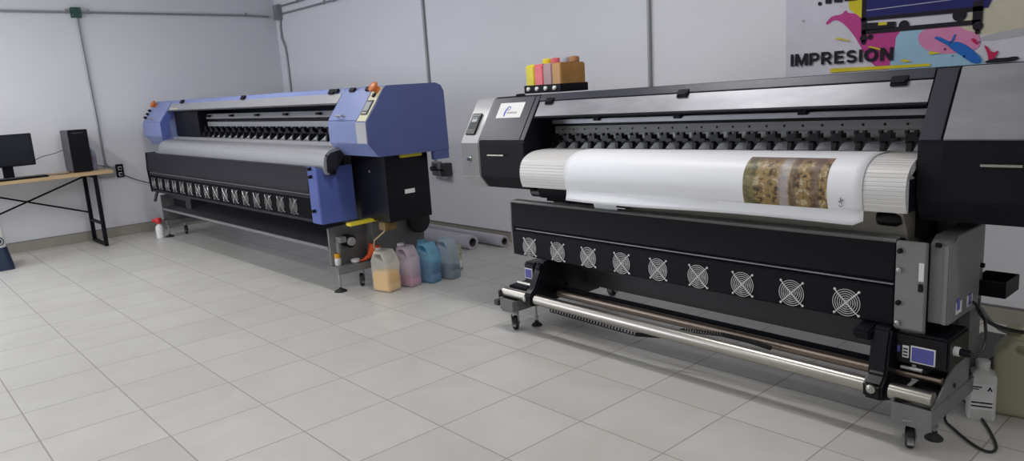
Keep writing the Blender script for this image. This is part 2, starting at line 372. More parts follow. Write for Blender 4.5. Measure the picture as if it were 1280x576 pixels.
G = dict(
 cream=[(-1.501,1.69),(-1.31,1.80),(-.9,1.85),(-.3,1.85),(-.3,1.70),(-1.0,1.64),(-1.156,1.634),(-1.359,1.611),(-1.438,1.632)],
 grey=[(-1.36,1.61),(-1.15,1.64),(-.6,1.67),(-.6,1.655),(-1.1,1.60),(-1.36,1.575)],
 mag=[(-2.228,1.765),(-2.205,1.79),(-2.183,1.809),(-2.123,1.811),(-2.10,1.836),(-2.09,1.825),(-2.084,1.815),(-1.996,1.80),(-1.96,1.70),(-1.776,1.69),(-1.776,1.62),(-1.796,1.58),(-1.801,1.47),(-1.883,1.455),(-1.96,1.53),(-2.01,1.62),(-2.06,1.70),(-2.12,1.765),(-2.17,1.786),(-2.207,1.758)],
 cyan=[(-1.80,1.67),(-1.667,1.70),(-1.60,1.66),(-1.56,1.57),(-1.48,1.53),(-1.38,1.53),(-1.33,1.49),(-1.34,1.40),(-1.82,1.40),(-1.83,1.5),(-1.80,1.583)],
 pink=[(-1.667,1.665),(-1.60,1.69),(-1.5,1.70),(-1.438,1.65),(-1.365,1.63),(-1.35,1.55),(-1.42,1.53),(-1.50,1.525),(-1.58,1.535),(-1.65,1.57),(-1.68,1.62)],
 yellow=[(-2.09,1.93),(-2.0,1.93),(-1.99,1.765),(-2.03,1.80),(-2.075,1.835)],
 navy=[(-2.0,1.765),(-1.65,1.765),(-1.328,1.758),(-1.311,1.80),(-1.311,2.05),(-2.0,2.05)])
for i, (nm, mt, sm) in enumerate((('cream', 'p_cream', 1), ('grey', 'p_grey', 1), ('mag', 'p_mag', 2), ('cyan', 'p_cyan', 2), ('pink', 'p_pink', 2), ('yellow', 'p_yellow', 0))):
    poly_part('printed_shape', smooth(G[nm], sm) if sm else G[nm], mt, .0008*(i+1), po)
D = .0064
poly_part('printed_printer', G['navy'], 'p_navy', D, po)
poly_part('printed_shape', [(-1.99,1.815),(-1.32,1.822),(-1.32,1.826),(-1.99,1.819)], 'p_lilac', D+.0008, po)
for pts in ([(-2.0,1.93),(-1.972,1.93),(-1.972,1.66),(-2.0,1.66)], [(-1.995,1.705),(-1.36,1.70),(-1.36,1.674),(-1.995,1.679)],
            [(-1.40,1.80),(-1.352,1.80),(-1.352,1.67),(-1.40,1.67)], [(-2.005,1.757),(-1.35,1.745),(-1.35,1.77),(-2.005,1.777)],
            [(-1.975,1.745),(-1.80,1.735),(-1.80,1.70),(-1.975,1.70)]):
    poly_part('printed_printer_frame', pts, 'p_black', D+.0012, po)
poly_part('printed_shape', [(-1.90,1.740),(-1.85,1.738),(-1.85,1.722),(-1.90,1.722)], 'p_yellow', D+.002, po)
def disc(x, z, r, sx=1): return [(x+r*sx*math.cos(2*PI*i/14), z+r*math.sin(2*PI*i/14)) for i in range(14)]
for x, z, r in ((-1.985,1.655,.022), (-1.985,1.632,.014), (-1.945,1.66,.016), (-1.372,1.665,.026), (-1.372,1.635,.013), (-1.755,1.708,.030), (-1.465,1.735,.036), (-2.262,1.892,.012)):
    poly_part('printed_printer_wheel', disc(x, z, r), 'p_black', D+.0016, po)
poly_part('printed_shape', smooth([(-1.59,1.622),(-1.572,1.632),(-1.50,1.59),(-1.46,1.592),(-1.394,1.548),(-1.333,1.473),(-1.379,1.462),(-1.43,1.50),(-1.50,1.555),(-1.512,1.572),(-1.58,1.614)], 1), 'p_blue', D+.0024, po)
poly_part('printed_shape', [(-1.508,1.58),(-1.486,1.60),(-1.478,1.632),(-1.486,1.632)], 'p_blue', D+.0024, po)
poly_part('printed_shape', smooth([(-1.337,1.56),(-1.325,1.558),(-1.296,1.515),(-1.26,1.53),(-1.274,1.507),(-1.287,1.474),(-1.312,1.475),(-1.315,1.51)], 1), 'p_red', D+.0024, po)
poly_part('printed_shape', smooth([(-1.405,1.60),(-1.385,1.605),(-1.36,1.565),(-1.38,1.57)], 1), 'p_red', D+.0024, po)
poly_part('printed_shape', smooth([(-1.335,1.470),(-1.29,1.488),(-1.23,1.486),(-1.18,1.492),(-1.165,1.478),(-1.19,1.465),(-1.309,1.462)], 1), 'p_black', D+.003, po)
for x, z, r in ((-1.53,1.555,.006), (-1.49,1.515,.004), (-1.43,1.507,.006), (-2.37,1.80,.008), (-1.36,1.58,.004)):
    poly_part('printed_shape', disc(x, z, r, .8), 'p_navy' if x > -2 else 'p_grey', D+.0024, po)
for pts in ([(-2.165,1.668),(-2.14,1.673),(-2.07,1.652),(-2.07,1.645)], [(-1.96,1.603),(-1.94,1.606),(-1.86,1.578),(-1.86,1.57)], [(-1.62,1.54),(-1.60,1.55),(-1.55,1.535),(-1.60,1.53)], [(-1.77,1.51),(-1.75,1.515),(-1.70,1.50),(-1.74,1.497)]):
    poly_part('printed_shape', pts, 'p_yellow', D+.0045, po)
poly_part('printed_shape', [(-2.185,1.487),(-1.603,1.481),(-1.603,1.466),(-2.185,1.462)], 'p_yellow', D+.003, po)
# bottoms of the letters of the line above, cut by the picture's edge
for x0, x1, z1 in ((-2.225,-2.19,1.905), (-2.17,-2.12,1.908), (-2.105,-2.03,1.903)):
    poly_part('printed_shape', [(x0, 1.888), (x1, 1.884), (x1+.01, z1+.04), (x0, z1+.04)], 'p_black', D+.003, po)
def ribbon(mb, pts, th, ymap):
    """flat lettering stroke of width th along pts (x, z)"""
    P = []
    for p in pts:
        if not P or (Vector(p)-P[-1]).length > 1e-4: P.append(Vector(p))
    n = len(P); L = []; Rr = []
    for i, p in enumerate(P):
        d0 = (P[i]-P[i-1]).normalized() if i else None; d1 = (P[i+1]-P[i]).normalized() if i < n-1 else None
        d = ((d0 or d1)+(d1 or d0)).normalized(); nn = Vector((-d.y, d.x)); k = 1.
        if d0 is not None and d1 is not None: k = 1/max(.5, math.cos(d0.angle(d1)/2))
        L.append(p+nn*th/2*k); Rr.append(p-nn*th/2*k)
    for i in range(n-1): mb.add([ymap(q) for q in (Rr[i], Rr[i+1], L[i+1], L[i])], [(0, 1, 2, 3)])
def arc(cx, cz, rx, rz, a0, a1, n=10): return [(cx+rx*math.cos(math.radians(a0+(a1-a0)*i/n)), cz+rz*math.sin(math.radians(a0+(a1-a0)*i/n))) for i in range(n+1)]
tk = .25; h2 = tk/2
GL = {'I': (.27, [[(.135, 0), (.135, 1)]]),
 'M': (1.02, [[(h2, 0), (h2, 1)], [(.90, 0), (.90, 1)], [(.16, 1-.02), (.51, .12), (.86, 1-.02)]]),
 'P': (.80, [[(h2, 0), (h2, 1)], [(h2, 1-h2*.8), (.42, 1-h2*.8)]+arc(.42, .66, .25, .24, 90, -90)+[(h2, .42)]]),
 'R': (.88, [[(h2, 0), (h2, 1)], [(h2, 1-h2*.8), (.44, 1-h2*.8)]+arc(.44, .67, .25, .23, 90, -90)+[(h2, .44)], [(.40, .44), (.75, 0)]]),
 'E': (.76, [[(h2, 0), (h2, 1)], [(h2, 1-.1), (.72, 1-.1)], [(h2, .51), (.66, .51)], [(h2, .1), (.73, .1)]]),
 'S': (.82, [arc(.40, .70, .26, .20, 20, 180)+arc(.40, .71, .26, .20, 190, 262, 5)+arc(.40, .29, .28, .21, 82, -10, 6)+arc(.40, .29, .28, .20, -20, -165)]),
 'O': (1.0, [arc(.48, .5, .36, .39, 0, 360, 28)]),
 'N': (.88, [[(h2, 0), (h2, 1)], [(.76, 0), (.76, 1)], [(.14, .97), (.74, .03)]])}
word = 'IMPRESION'; wd = MB(); tot = sum(GL[c][0]+.09 for c in word)-.09; cx_ = 0.
yt = YB-.004-D-.0046
for k_, ch in enumerate(word):
    w0, strokes = GL[ch]
    for j_, st in enumerate(strokes):
        ribbon(wd, st, tk*(.84 if ch in 'SPRE' and j_ else .95) if ch != 'S' else .21, lambda q, c=cx_, o=j_: (-2.452+.645*(c+q[0])/tot, yt-.00015*o, 1.517+.077*q[1]-.004*(c+q[0])/tot))
    cx_ += w0+.09
wo_ = wd.build('printed_word', 'p_black', po)

# ------------------------------------------------------------------ castor and levelling foot makers
def castor(name, parent, x, y, ztop, r=.038, off=None, rot=0., warp=None):
    """twin-look swivel castor: plate, chrome fork, rubber wheel"""
    ca, sa = math.cos(rot), math.sin(rot)
    def W(px, py, pz): return (x+px*ca-py*sa, y+px*sa+py*ca, pz)
    fork = MB()
    fork.box(-.032, .032, -.032, .032, ztop-.006, ztop); fork.cyl((0, 0, ztop-.022), (0, 0, ztop-.004), .026, .022, 18)
    for s_ in (-1, 1):
        fork.prism([(-.020, ztop-.02), (.024, ztop-.02), (.032, r+.004), (.030, r-.008), (.014, r-.008), (-.006, r+.02)], s_*.021-.0015, s_*.021+.0015)
    fork.cyl((-.027, .022, r), (.027, .022, r), .006, n=10)
    fork.v = [W(*v) for v in fork.v]
    f = fork.build(name, 'steel', parent, off=off)
    w = MB().lathe([(r*.5, -.017), (r*.86, -.016), (r, -.010), (r, .010), (r*.86, .016), (r*.5, .017)], (0, .022, r), 24, 'x')
    w.v = [W(*v) for v in w.v]; w.build('wheel', 'rubber', f, off=off)
    h = MB().lathe([(r*.12, -.019), (r*.48, -.018), (r*.48, .018), (r*.12, .019)], (0, .022, r), 16, 'x')
    h.v = [W(*v) for v in h.v]; h.build('hub', 'grey_light', f, off=off)
    bk = MB().prism([(-.046, .046), (-.030, .056), (-.004, .064), (-.006, .056), (-.030, .047), (-.044, .038)], -.012, .012)
    bk.v = [W(*v) for v in bk.v]; bk.build('brake_lever', 'steel', f, off=off)
    return f
def level_foot(parent, x, y, ztop, off=None, r=.034):
    f = MB().lathe([(r, 0), (r, .006), (r*.7, .016), (.012, .024), (.012, .034), (.002, .035)], (x, y, 0), 20).build('levelling_foot', 'rubber', parent, off=off)
    s = MB().cyl((x, y, .03), (x, y, ztop), .0075, n=12); s.lathe([(.014, .05), (.014, .06)], (x, y, 0), 6); s.build('threaded_rod', 'steel', f, off=off)
    return f

# fan guard: chrome wire grille with crossed bars and corner screws, facing -y
def fan_meshes(R=.059):
    g = MB()
    for k in range(1, 7): g.ring((0, -.006, 0), R*k/6.2, .0015, 'y', 28, 5)
    for a in (45, 135):
        c_, s_ = math.cos(math.radians(a)), math.sin(math.radians(a))
        q = R*1.22
        g.tube([(-q*c_, -.003, -q*s_), (-R*.9*c_, -.0075, -R*.9*s_), (R*.9*c_, -.0075, R*.9*s_), (q*c_, -.003, q*s_)], .0024, 6)
    for sx in (-1, 1):
        for sz in (-1, 1):
            q = R*1.22*.7071; g.lathe([(.0056, 0), (.0056, -.004), (.002, -.0065)], (sx*q, 0, sz*q), 10, 'y')
    hub = MB().lathe([(.020, .001), (.020, -.002), (.018, -.003)], (0, 0, 0), 20, 'y')
    for k in range(7):
        a = 2*PI*k/7; u = Vector((math.cos(a), 0, math.sin(a))); w = Vector((-math.sin(a), 0, math.cos(a)))
        p = [u*.019-w*.004, u*.046-w*.012, u*.046+w*.008, u*.019+w*.006]
        hub.add([(*(q.x, -.0012-.001*(i in (1, 2)), q.z),) for i, q in enumerate(p)]+[(q.x, -.0004, q.z) for q in p], [(0, 1, 2, 3), (7, 6, 5, 4), (0, 4, 5, 1), (1, 5, 6, 2), (2, 6, 7, 3), (3, 7, 4, 0)])
    return g, hub
def make_fans(parent, positions, guard='guard', R=.059):
    g, h = fan_meshes(R)
    first = g.build('fan_guard', guard, parent); hb = h.build('fan_rotor', 'grey_dark', first)
    for i, p in enumerate(positions):
        if i == 0: f = first
        else:
            f = first.copy(); C.objects.link(f); f.parent = parent
            k = hb.copy(); C.objects.link(k); k.parent = f
        f.location = p[:3]
        f.rotation_euler = (0, 0, 0)
    return first

# ------------------------------------------------------------------ BLACK PRINTER (local frame, 2.3 m between the feet)
BP = (-3.3, 3.0, 0); BRZ = -.01125
bp = empty('large_format_printer', BP, 'black and silver large format printer holding a white vinyl sheet with a printed picture', 'printer', BRZ)
def bw(x, y, z):
    k = -.005 if z < .3 else (-.005+(z-.3)/.5*.009 if z < .8 else (.004+(z-.8)/.15*.007 if z < .95 else .011))
    return (x, y, z+k*(x-1.1))
def BB(mb, name, mat, parent=bp, bevel=0, **k): return mb.build(name, mat, parent, bevel=bevel, warp=bw, **k)
KS = .63
def sy(z): return KS*(z-1.185)
def slab(mb, x0, x1, z0, z1, d0, d1):
    """plate on the slanted face from height z0 to z1, between normal offsets d0 and d1 (out is negative y)"""
    n = Vector((1, -KS)).normalized()*-1
    P = [(sy(z0)+n.x*d0, z0+n.y*-d0*-1) for _ in (0,)]
    def q(z, d): return (sy(z)-d*.846, z+d*.533)
    return mb.prism([q(z0, d0), q(z1, d0), q(z1, d1), q(z0, d1)], x0, x1)
cover_prof = [(0, 1.185), (sy(1.440), 1.440), (sy(1.455)+.012, 1.455), (.52, 1.455), (.58, 1.42), (.62, 1.3), (.62, .93), (.56, .885), (.06, .885), (0, .965)]
# left head
h = BB(MB().prism(cover_prof, -.36, .07), 'left_head_cover', 'black', bevel=.004)
BB(MB().prism([(y-.006 if y < .3 else y, z+.001) for y, z in cover_prof], -.54, -.3605), 'left_end_cap', 'silver_paint', bevel=.005)
BB(MB().prism([(-.0075, 1.178), (-.0075, .968), (-.004, .966), (-.004, 1.178)], -.536, -.364), 'lower_cap_panel', 'grey_light')
m = MB(); slab(m, -.355, .025, 1.192, 1.445, .001, .006); BB(m, 'slanted_panel', 'charcoal', h, bevel=.002)
m = MB(); slab(m, .030, .068, 1.192, 1.445, .001, .006); BB(m, 'edge_strip', 'charcoal', h, bevel=.002)
m = MB().tube([(-.255, -.004, 1.10), (-.255, -.022, 1.103), (-.10, -.022, 1.103), (-.10, -.004, 1.10)], .0055, 8); BB(m, 'door_handle', 'chrome', h)
m = MB().box(-.35, .062, -.004, .001, .975, 1.178); BB(m, 'door', 'black', h, bevel=.002)
# logo plate
m = MB(); slab(m, -.275, -.045, 1.322, 1.412, .006, .0085); lp = BB(m, 'logo_plate', 'label_white', h, bevel=.001)
def on_slant(pts, x0, z0, mat, name, parent, d=.0086):
    n = len(pts); mb = MB()
    def q(x, s, dd): z = z0+s*.846; return (x0+x, sy(z)-dd*.846, z+dd*.533)
    mb.add([q(x, s, d+.0008) for x, s in pts]+[q(x, s, d-.0004) for x, s in pts], [tuple(range(n)), tuple(range(n, 2*n))[::-1]]+[(i, (i+1) % n, n+(i+1) % n, n+i) for i in range(n)])
    return BB(mb, name, mat, parent)
# blue sweep of the emblem and the small grey lettering line beside it
on_slant([(0, .012), (-.004, .035), (.002, .060), (.016, .078), (.030, .083), (.036, .080), (.022, .070), (.012, .052), (.010, .030), (.012, .012)], -.205, 1.322, 'logo_blue', 'logo_mark', lp)
on_slant([(.030, .083), (.042, .078), (.047, .064), (.042, .060), (.040, .072), (.034, .079)], -.205, 1.322, 'logo_blue', 'logo_mark', lp)
on_slant([(.018, .046), (.022, .058), (.034, .062), (.044, .054), (.040, .052), (.032, .056), (.025, .053)], -.205, 1.322, 'logo_grey', 'logo_mark', lp)
for i in range(7):
    on_slant([(.022+i*.0135, .030), (.031+i*.0135, .030), (.031+i*.0135, .043), (.026+i*.0135, .038), (.022+i*.0135, .043)], -.205, 1.322, 'logo_grey', 'logo_lettering', lp)
# control display on the end cap
m = MB(); slab(m, -.515, -.415, 1.222, 1.355, .007, .018); dd = BB(m, 'control_display', 'black_gloss', bevel=.007)
m = MB(); slab(m, -.502, -.428, 1.245, 1.34, .018, .0205); BB(m, 'display_bezel', 'grey_light', dd, bevel=.002)
m = MB(); slab(m, -.497, -.433, 1.252, 1.333, .0205, .0212); BB(m, 'display_screen', 'lcd', dd)
m = MB()
for i in range(4): slab(m, -.486+i*.0125, -.478+i*.0125, 1.298, 1.316, .0212, .0217)
slab(m, -.490, -.440, 1.322, 1.325, .0212, .0217); BB(m, 'display_digits', 'lcd_text', dd)
m = MB().lathe([(.020, -.006), (.020, -.012), (.016, -.018)], (-.455, 0, 1.075), 20, 'y'); k = BB(m, 'emergency_button', 'steel')
BB(MB().lathe([(.012, -.018), (.012, -.024), (.004, -.027)], (-.455, 0, 1.075), 16, 'y'), 'button_cap', 'navy', k)
BB(MB().lathe([(.03, 1.455), (.03, 1.463), (.02, 1.468)], (-.17, .21, 0), 18), 'top_knob', 'black')
# right head
h = BB(MB().prism(cover_prof, 2.255, 3.05), 'right_head_cover', 'black', bevel=.004)
m = MB(); slab(m, 2.258, 2.334, 1.190, 1.448, .001, .006); BB(m, 'edge_strip', 'charcoal', h, bevel=.002)
m = MB(); slab(m, 2.342, 3.045, 1.190, 1.450, .001, .008); BB(m, 'slanted_panel', 'silver', h, bevel=.003)
m = MB().box(2.342, 3.045, -.005, .001, .970, 1.183); BB(m, 'door', 'black', h, bevel=.002)
m = MB().tube([(2.475, -.004, 1.103), (2.475, -.024, 1.106), (2.60, -.024, 1.106), (2.60, -.004, 1.103)], .006, 8); BB(m, 'door_handle', 'chrome', h)
m = MB().lathe([(.05, 1.455), (.05, 1.463), (.035, 1.472)], (2.62, .21, 0), 18); BB(m, 'top_knob', 'black', h)
# centre body: back shell and roof
m = MB().prism([(.145, 1.412), (sy(1.44), 1.440), (sy(1.455)+.012, 1.455), (.52, 1.455), (.58, 1.42), (.62, 1.3), (.62, .93), (.56, .885), (.40, .885), (.40, 1.10), (.46, 1.14), (.46, 1.40), (.21, 1.405)], .07, 2.255)
bs = BB(m, 'body_shell', 'black')
m = MB(); slab(m, .072, 2.253, 1.414, 1.452, .001, .006); BB(m, 'top_bar', 'charcoal', bs, bevel=.002)
m = MB(); slab(m, .078, 2.252, 1.328, 1.411, -.004, .002); wn = BB(m, 'front_cover', 'silver', bevel=.001)
m = MB(); slab(m, .078, 2.252, 1.318, 1.328, -.008, .004); BB(m, 'cover_edge', 'black', wn, bevel=.001)
for x in (.165, 1.11, 2.13):
    m = MB(); slab(m, x-.032, x+.032, 1.392, 1.428, .002, .012); slab(m, x-.026, x+.026, 1.398, 1.412, .012, .017); BB(m, 'cover_latch', 'black', wn, bevel=.002)
# inside: rail, carriage beam, perforated plate
BB(MB().box(.07, 2.255, .24, .27, 1.272, 1.297), 'carriage_rail', 'silver', bevel=.003)
BB(MB().box(.07, 2.255, .27, .40, 1.30, 1.36), 'carriage_beam', 'black')
BB(MB().box(.07, 2.255, .262, .275, 1.212, 1.256), 'perforated_plate', 'grey_light', bevel=.002)
m = MB()
for i in range(24): m.cyl((.14+i*.09, .2615, 1.236), (.14+i*.09, .2605, 1.236), .006, n=10)
BB(m, 'plate_holes', 'black')
BB(MB().prism([(.245, 1.128), (.262, 1.168), (.275, 1.168), (.275, 1.128)], .07, 2.255), 'media_guide', 'paper')
BB(MB().box(.07, 2.255, .285, .30, 1.14, 1.212), 'bed_back', 'silver_paint')
BB(MB().box(.07, 2.255, .13, .40, 1.10, 1.128), 'print_bed', 'silver_paint')
m = MB(); m.box(.07, 2.255, .278, .29, 1.256, 1.272); BB(m, 'rail_gap', 'black')
for x in (.42, .98, 1.66): BB(MB().box(x, x+.045, .225, .245, 1.285, 1.31), 'rail_clip', 'black', bevel=.003)
def pinch(name, parent, x, y, z, s=1., off=None, warp=None, gk='black_gloss'):
    m = MB()
    m.box(x-.022*s, x+.022*s, y+.002*s, y+.055*s, z+.040*s, z+.082*s)
    m.prism([(y-.016*s, z+.044*s), (y+.04*s, z+.064*s), (y+.04*s, z+.036*s), (y-.004*s, z+.006*s), (y-.022*s, z+.012*s)], x-.010*s, x+.010*s)
    m.box(x-.024*s, x-.012*s, y-.002*s, y+.02*s, z+.08*s, z+.094*s); m.box(x+.012*s, x+.024*s, y-.002*s, y+.02*s, z+.08*s, z+.094*s)
    m.prism([(x+.014*s, z+.066*s), (x+.050*s, z+.062*s), (x+.05*s, z+.054*s), (x+.030*s, z+.046*s), (x+.014*s, z+.034*s)], y, y+.03*s, 'y')
    o = m.build(name, gk, parent, off=off, warp=warp)
    MB().lathe([(.006*s, -.008*s), (.009*s, -.007*s), (.009*s, .007*s), (.006*s, .008*s)], (x+.002*s, y-.014*s, z+.010*s), 14, 'x').build('roller_wheel', 'rubber', o, off=off, warp=warp)
    return o
for i in range(21): pinch('pinch_roller', bp, .13+i*.1015, .19, 1.122, 1., warp=bw)
BB(MB().cyl((.08, .235, 1.168), (2.25, .235, 1.168), .004, n=8), 'roller_shaft', 'steel')
# ribbed platen
def arc_path(rib=True, d=0.):
    ctrl = [(.20, 1.130), (.12, 1.130), (.05, 1.128), (.0, 1.117), (-.042, 1.096), (-.068, 1.066), (-.080, 1.03), (-.082, .99), (-.076, .955), (-.066, .925)]
    pts = []
    for i in range(len(ctrl)-1):
        for k in range(6):
            t = k/6; p0 = ctrl[max(i-1, 0)]; p1 = ctrl[i]; p2 = ctrl[i+1]; p3 = ctrl[min(i+2, len(ctrl)-1)]
            pts.append(tuple(.5*((2*p1[j])+(-p0[j]+p2[j])*t+(2*p0[j]-5*p1[j]+4*p2[j]-p3[j])*t*t+(-p0[j]+3*p1[j]-3*p2[j]+p3[j])*t**3) for j in (0, 1)))
    pts.append(ctrl[-1])
    out = []; L = 0
    for i, p in enumerate(pts):
        a = Vector(pts[max(i-1, 0)]); b_ = Vector(pts[min(i+1, len(pts)-1)]); t = (b_-a).normalized(); n = Vector((t.y, -t.x))*-1
        n = Vector((-abs(n.x), n.y)) if n.y >= 0 or True else n
        n = Vector((t.y, -t.x)); 
        if n.x > 0 and i > 10: n = -n
        if i <= 10 and n.y < 0: n = -n
        out.append((p[0]+n.x*d, p[1]+n.y*d))
    return out
ap = arc_path()
# resample with ribs
def resample(path, step):
    out = [path[0]]; acc = 0
    for a, b_ in zip(path, path[1:]):
        a = Vector(a); b_ = Vector(b_); L = (b_-a).length; t = step-acc
        while t <= L: out.append(tuple(a+(b_-a)*t/L)); t += step
        acc = (acc+L) % step
    out.append(path[-1]); return out
rp = resample(ap, .0025); ribbed = []
for i, p in enumerate(rp):
    a = Vector(rp[max(i-1, 0)]); b_ = Vector(rp[min(i+1, len(rp)-1)]); t = (b_-a).normalized(); n = Vector((t.y, -t.x))
    if n.x > 1e-3 or (abs(n.x) < .2 and n.y < 0): n = -n
    g = 1.6e-3 if i % 7 == 0 else 0.
    ribbed.append((p[0]-n.x*g, p[1]-n.y*g))
m = MB().quadstrip(ribbed, [(min(p[0]+.06, .24) if p[1] < 1.08 else p[0]+.02, p[1]-.03 if p[1] > 1.06 else p[1]) for p in ribbed], .105, 2.25)
BB(m, 'ribbed_platen', 'alu', ang=28)
BB(MB().box(2.232, 2.2505, -.05, .10, .925, 1.05), 'platen_end', 'black')
# apron and underside
BB(MB().prism([(.02, .93), (.40, .93), (.42, .885), (.40, .80), (.16, .66), (.14, .66), (.10, .80)], .75, 2.20), 'rear_guide', 'beige')
BB(MB().box(.07, 2.25, .16, .40, .80, .93), 'under_beam', 'black')
BB(MB().prism([(.03, .92), (.10, .92), (.10, .84), (.06, .84)], .12, .75), 'apron_plate', 'black')
BB(MB().prism([(.575, .875), (.735, .875), (.765, .80), (.60, .80)], .020, .023, 'y'), 'spare_vinyl_strip', 'paper')
m = MB().lathe([(.03, 2.10), (.034, 2.11), (.034, 2.17), (.022, 2.19)], (0, .06, .885), 16, 'x'); BB(m, 'feed_motor', 'black_gloss')
m = MB().box(-.06, .10, .14, .2, .84, .888); BB(m, 'left_stop_block', 'black', bevel=.004)
m = MB().cyl((.02, .10, .86), (.12, .10, .86), .025, n=14); BB(m, 'tension_knob', 'grey_dark')

# dryer trough with nine fans
tr_prof = [(0, .810), (.006, .790), (-.004, .655), (.014, .640), (.014, .630), (.0, .622), (.004, .475), (.018, .462), (.05, .462), (.05, .60), (.09, .66), (.11, .80), (.045, .812)]
dr = BB(MB().prism(tr_prof, -.085, 2.190), 'dryer_trough', 'black', bevel=.003)
BB(MB().prism([(-.004, .808), (.002, .816), (.055, .818), (.055, .812), (.006, .810), (.004, .800)], -.087, 2.192), 'trough_rim', 'grey', dr)
BB(MB().box(-.06, 2.185, .004, .018, .6335, .6385), 'trim_strip', 'silver', dr)
BB(MB().prism([(-.001, .81), (.07, .815), (.10, .70), (.05, .47), (.002, .465), (-.006, .62)], -.097, -.0855), 'end_plate', 'grey_light', dr, bevel=.002)
make_fans(dr, [(.064+i*.2425, .0035, bw(.064+i*.2425, 0, .531)[2]) for i in range(9)])
# bracket plate and electronics box on the right
br = BB(MB().prism([(-.006, .805), (-.006, .47), (.012, .455), (.02, .455), (.02, .81), (.0, .812)], 2.195, 2.305), 'side_bracket', 'grey_light', bevel=.003)
for z in (.775, .70, .57, .49):
    BB(MB().lathe([(.010, -.004), (.010, -.014), (.004, -.018)], (2.212, -.004, z), 12, 'y'), 'bracket_knob', 'black' if z in (.775, .57) else 'steel', br)
BB(MB().box(2.282, 2.30, -.010, -.006, .665, .735), 'label_strip', 'label_white', br)
BB(MB().box(2.283, 2.299, -.016, -.006, .625, .655), 'rocker_switch', 'black_gloss', br, bevel=.002)
eb = BB(MB().prism([(.03, .50), (.03, .805), (.08, .832), (.36, .832), (.36, .50)], 2.3055, 2.382), 'electronics_box', 'grey', bevel=.003)
BB(MB().box(2.358, 2.372, .026, .03, .50, .80), 'box_seam', 'grey_light', eb)
BB(MB().box(2.325, 2.347, .018, .03, .795, .812), 'box_latch', 'black', eb, bevel=.003)
for y0, z0, mt in ((.10, .525, 'label_white'), (.22, .525, 'label_white'), (.105, .54, 'label_blue'), (.235, .53, 'label_blue')):
    w_ = .06 if mt == 'label_white' else .03
    BB(MB().box(2.382, 2.3835+(mt == 'label_blue')*.0015, y0, y0+w_, z0, z0+.045), 'port_plate', mt, eb)
BB(MB().box(2.31, 2.352, .37, .50, .17, .90), 'leg_column', 'grey')
BB(MB().lathe([(.010, 0), (.010, .014)], (2.352, .47, .64), 10, 'x'), 'side_knob', 'black')
BB(MB().box(2.19, 2.309, .26, .50, .17, .885), 'leg_column', 'grey_dark', bevel=.004)
BB(MB().box(.02, .17, .26, .50, .17, .885), 'leg_column', 'grey_dark', bevel=.004)
tr_ = MB(); x0, x1, y0, y1, z0, z1 = 2.33, 2.455, .44, .62, .52, .585
tr_.box(x0, x1, y0, y1, z0, z0+.004); tr_.box(x0, x1, y0, y0+.004, z0, z1); tr_.box(x0, x1, y1-.004, y1, z0, z1); tr_.box(x1-.004, x1, y0, y1, z0, z1); tr_.box(x0, x0+.004, y0, y1, z0, z1)
BB(tr_, 'side_tray', 'black')
# stand
BB(MB().box(.17, 2.19, .38, .44, .222, .44), 'cross_beam', 'grey_dark', bevel=.005)
BB(MB().box(.17, 2.19, .33, .38, .33, .44), 'beam_flange', 'grey_dark', bevel=.005)
BB(MB().box(.17, 2.19, .10, .13, .50, .56), 'front_brace', 'grey_dark', bevel=.003)
for x0, x1, sgn in ((-.12, .03, -1), (2.235, 2.385, 1)):
    m = MB().prism([(x0, .135), (x0, .20), (x0+.006, .20), (x0+.006, .141), (x1-.006, .141), (x1-.006, .20), (x1, .20), (x1, .135)], -.10, .95, 'y')
    m.box(x0, x1, -.104, -.10, .115, .20)
    fb = BB(m, 'foot_channel', 'grey', bevel=.001)
    BB(MB().box(x0+.02, x1-.0065, .10, .94, .142, .21), 'foot_filler', 'grey_dark', fb)
m = MB().prism([(-.09, .20), (.30, .20), (.30, .335), (.22, .335), (.10, .30), (-.05, .21)], 2.372, 2.380); BB(m, 'foot_end_plate', 'grey')
m = MB().prism([(-.11, .20), (.26, .20), (.26, .25), (.15, .25), (-.11, .243)], -.135, -.127); BB(m, 'foot_end_plate', 'grey_dark')
BB(MB().box(-.13, .12, -.02, .26, .235, .262), 'foot_top_plate', 'black', bevel=.003)
BB(MB().box(-.16, -.12, -.13, -.06, .15, .185), 'foot_bumper', 'grey_dark', bevel=.003)
BB(MB().box(-.10, .02, -.13, -.10, .135, .20), 'foot_cap', 'grey', bevel=.003)
for cx, ry in ((-.03, .3), (2.30, .05)):
    castor('castor', bp, cx, -.075, .136, r=.045, rot=ry+.35); castor('castor', bp, cx, .86, .136, r=.045, rot=ry+1)
level_foot(bp, .005, .075, .14); level_foot(bp, 2.335, .075, .14)
# take-up: front tube, rear tube, motors
BB(MB().cyl((.165, -.06, .226), (2.135, -.06, .226), .033, n=28), 'front_tube', 'chrome')
BB(MB().cyl((-.125, -.06, .226), (.085, -.06, .226), .033, n=28), 'front_tube_end', 'chrome')
BB(MB().cyl((2.215, -.06, .226), (2.371, -.06, .226), .033, n=28), 'front_tube_end', 'chrome')
BB(MB().cyl((.20, .10, .236), (2.15, .10, .236), .024, n=24), 'rear_tube', 'bronze')
BB(MB().box(.15, 2.16, .128, .150, .225, .268), 'tube_guard', 'black')
BB(MB().cyl((2.19, .03, .275), (2.37, .03, .275), .015, n=16), 'rear_tube_end', 'bronze')
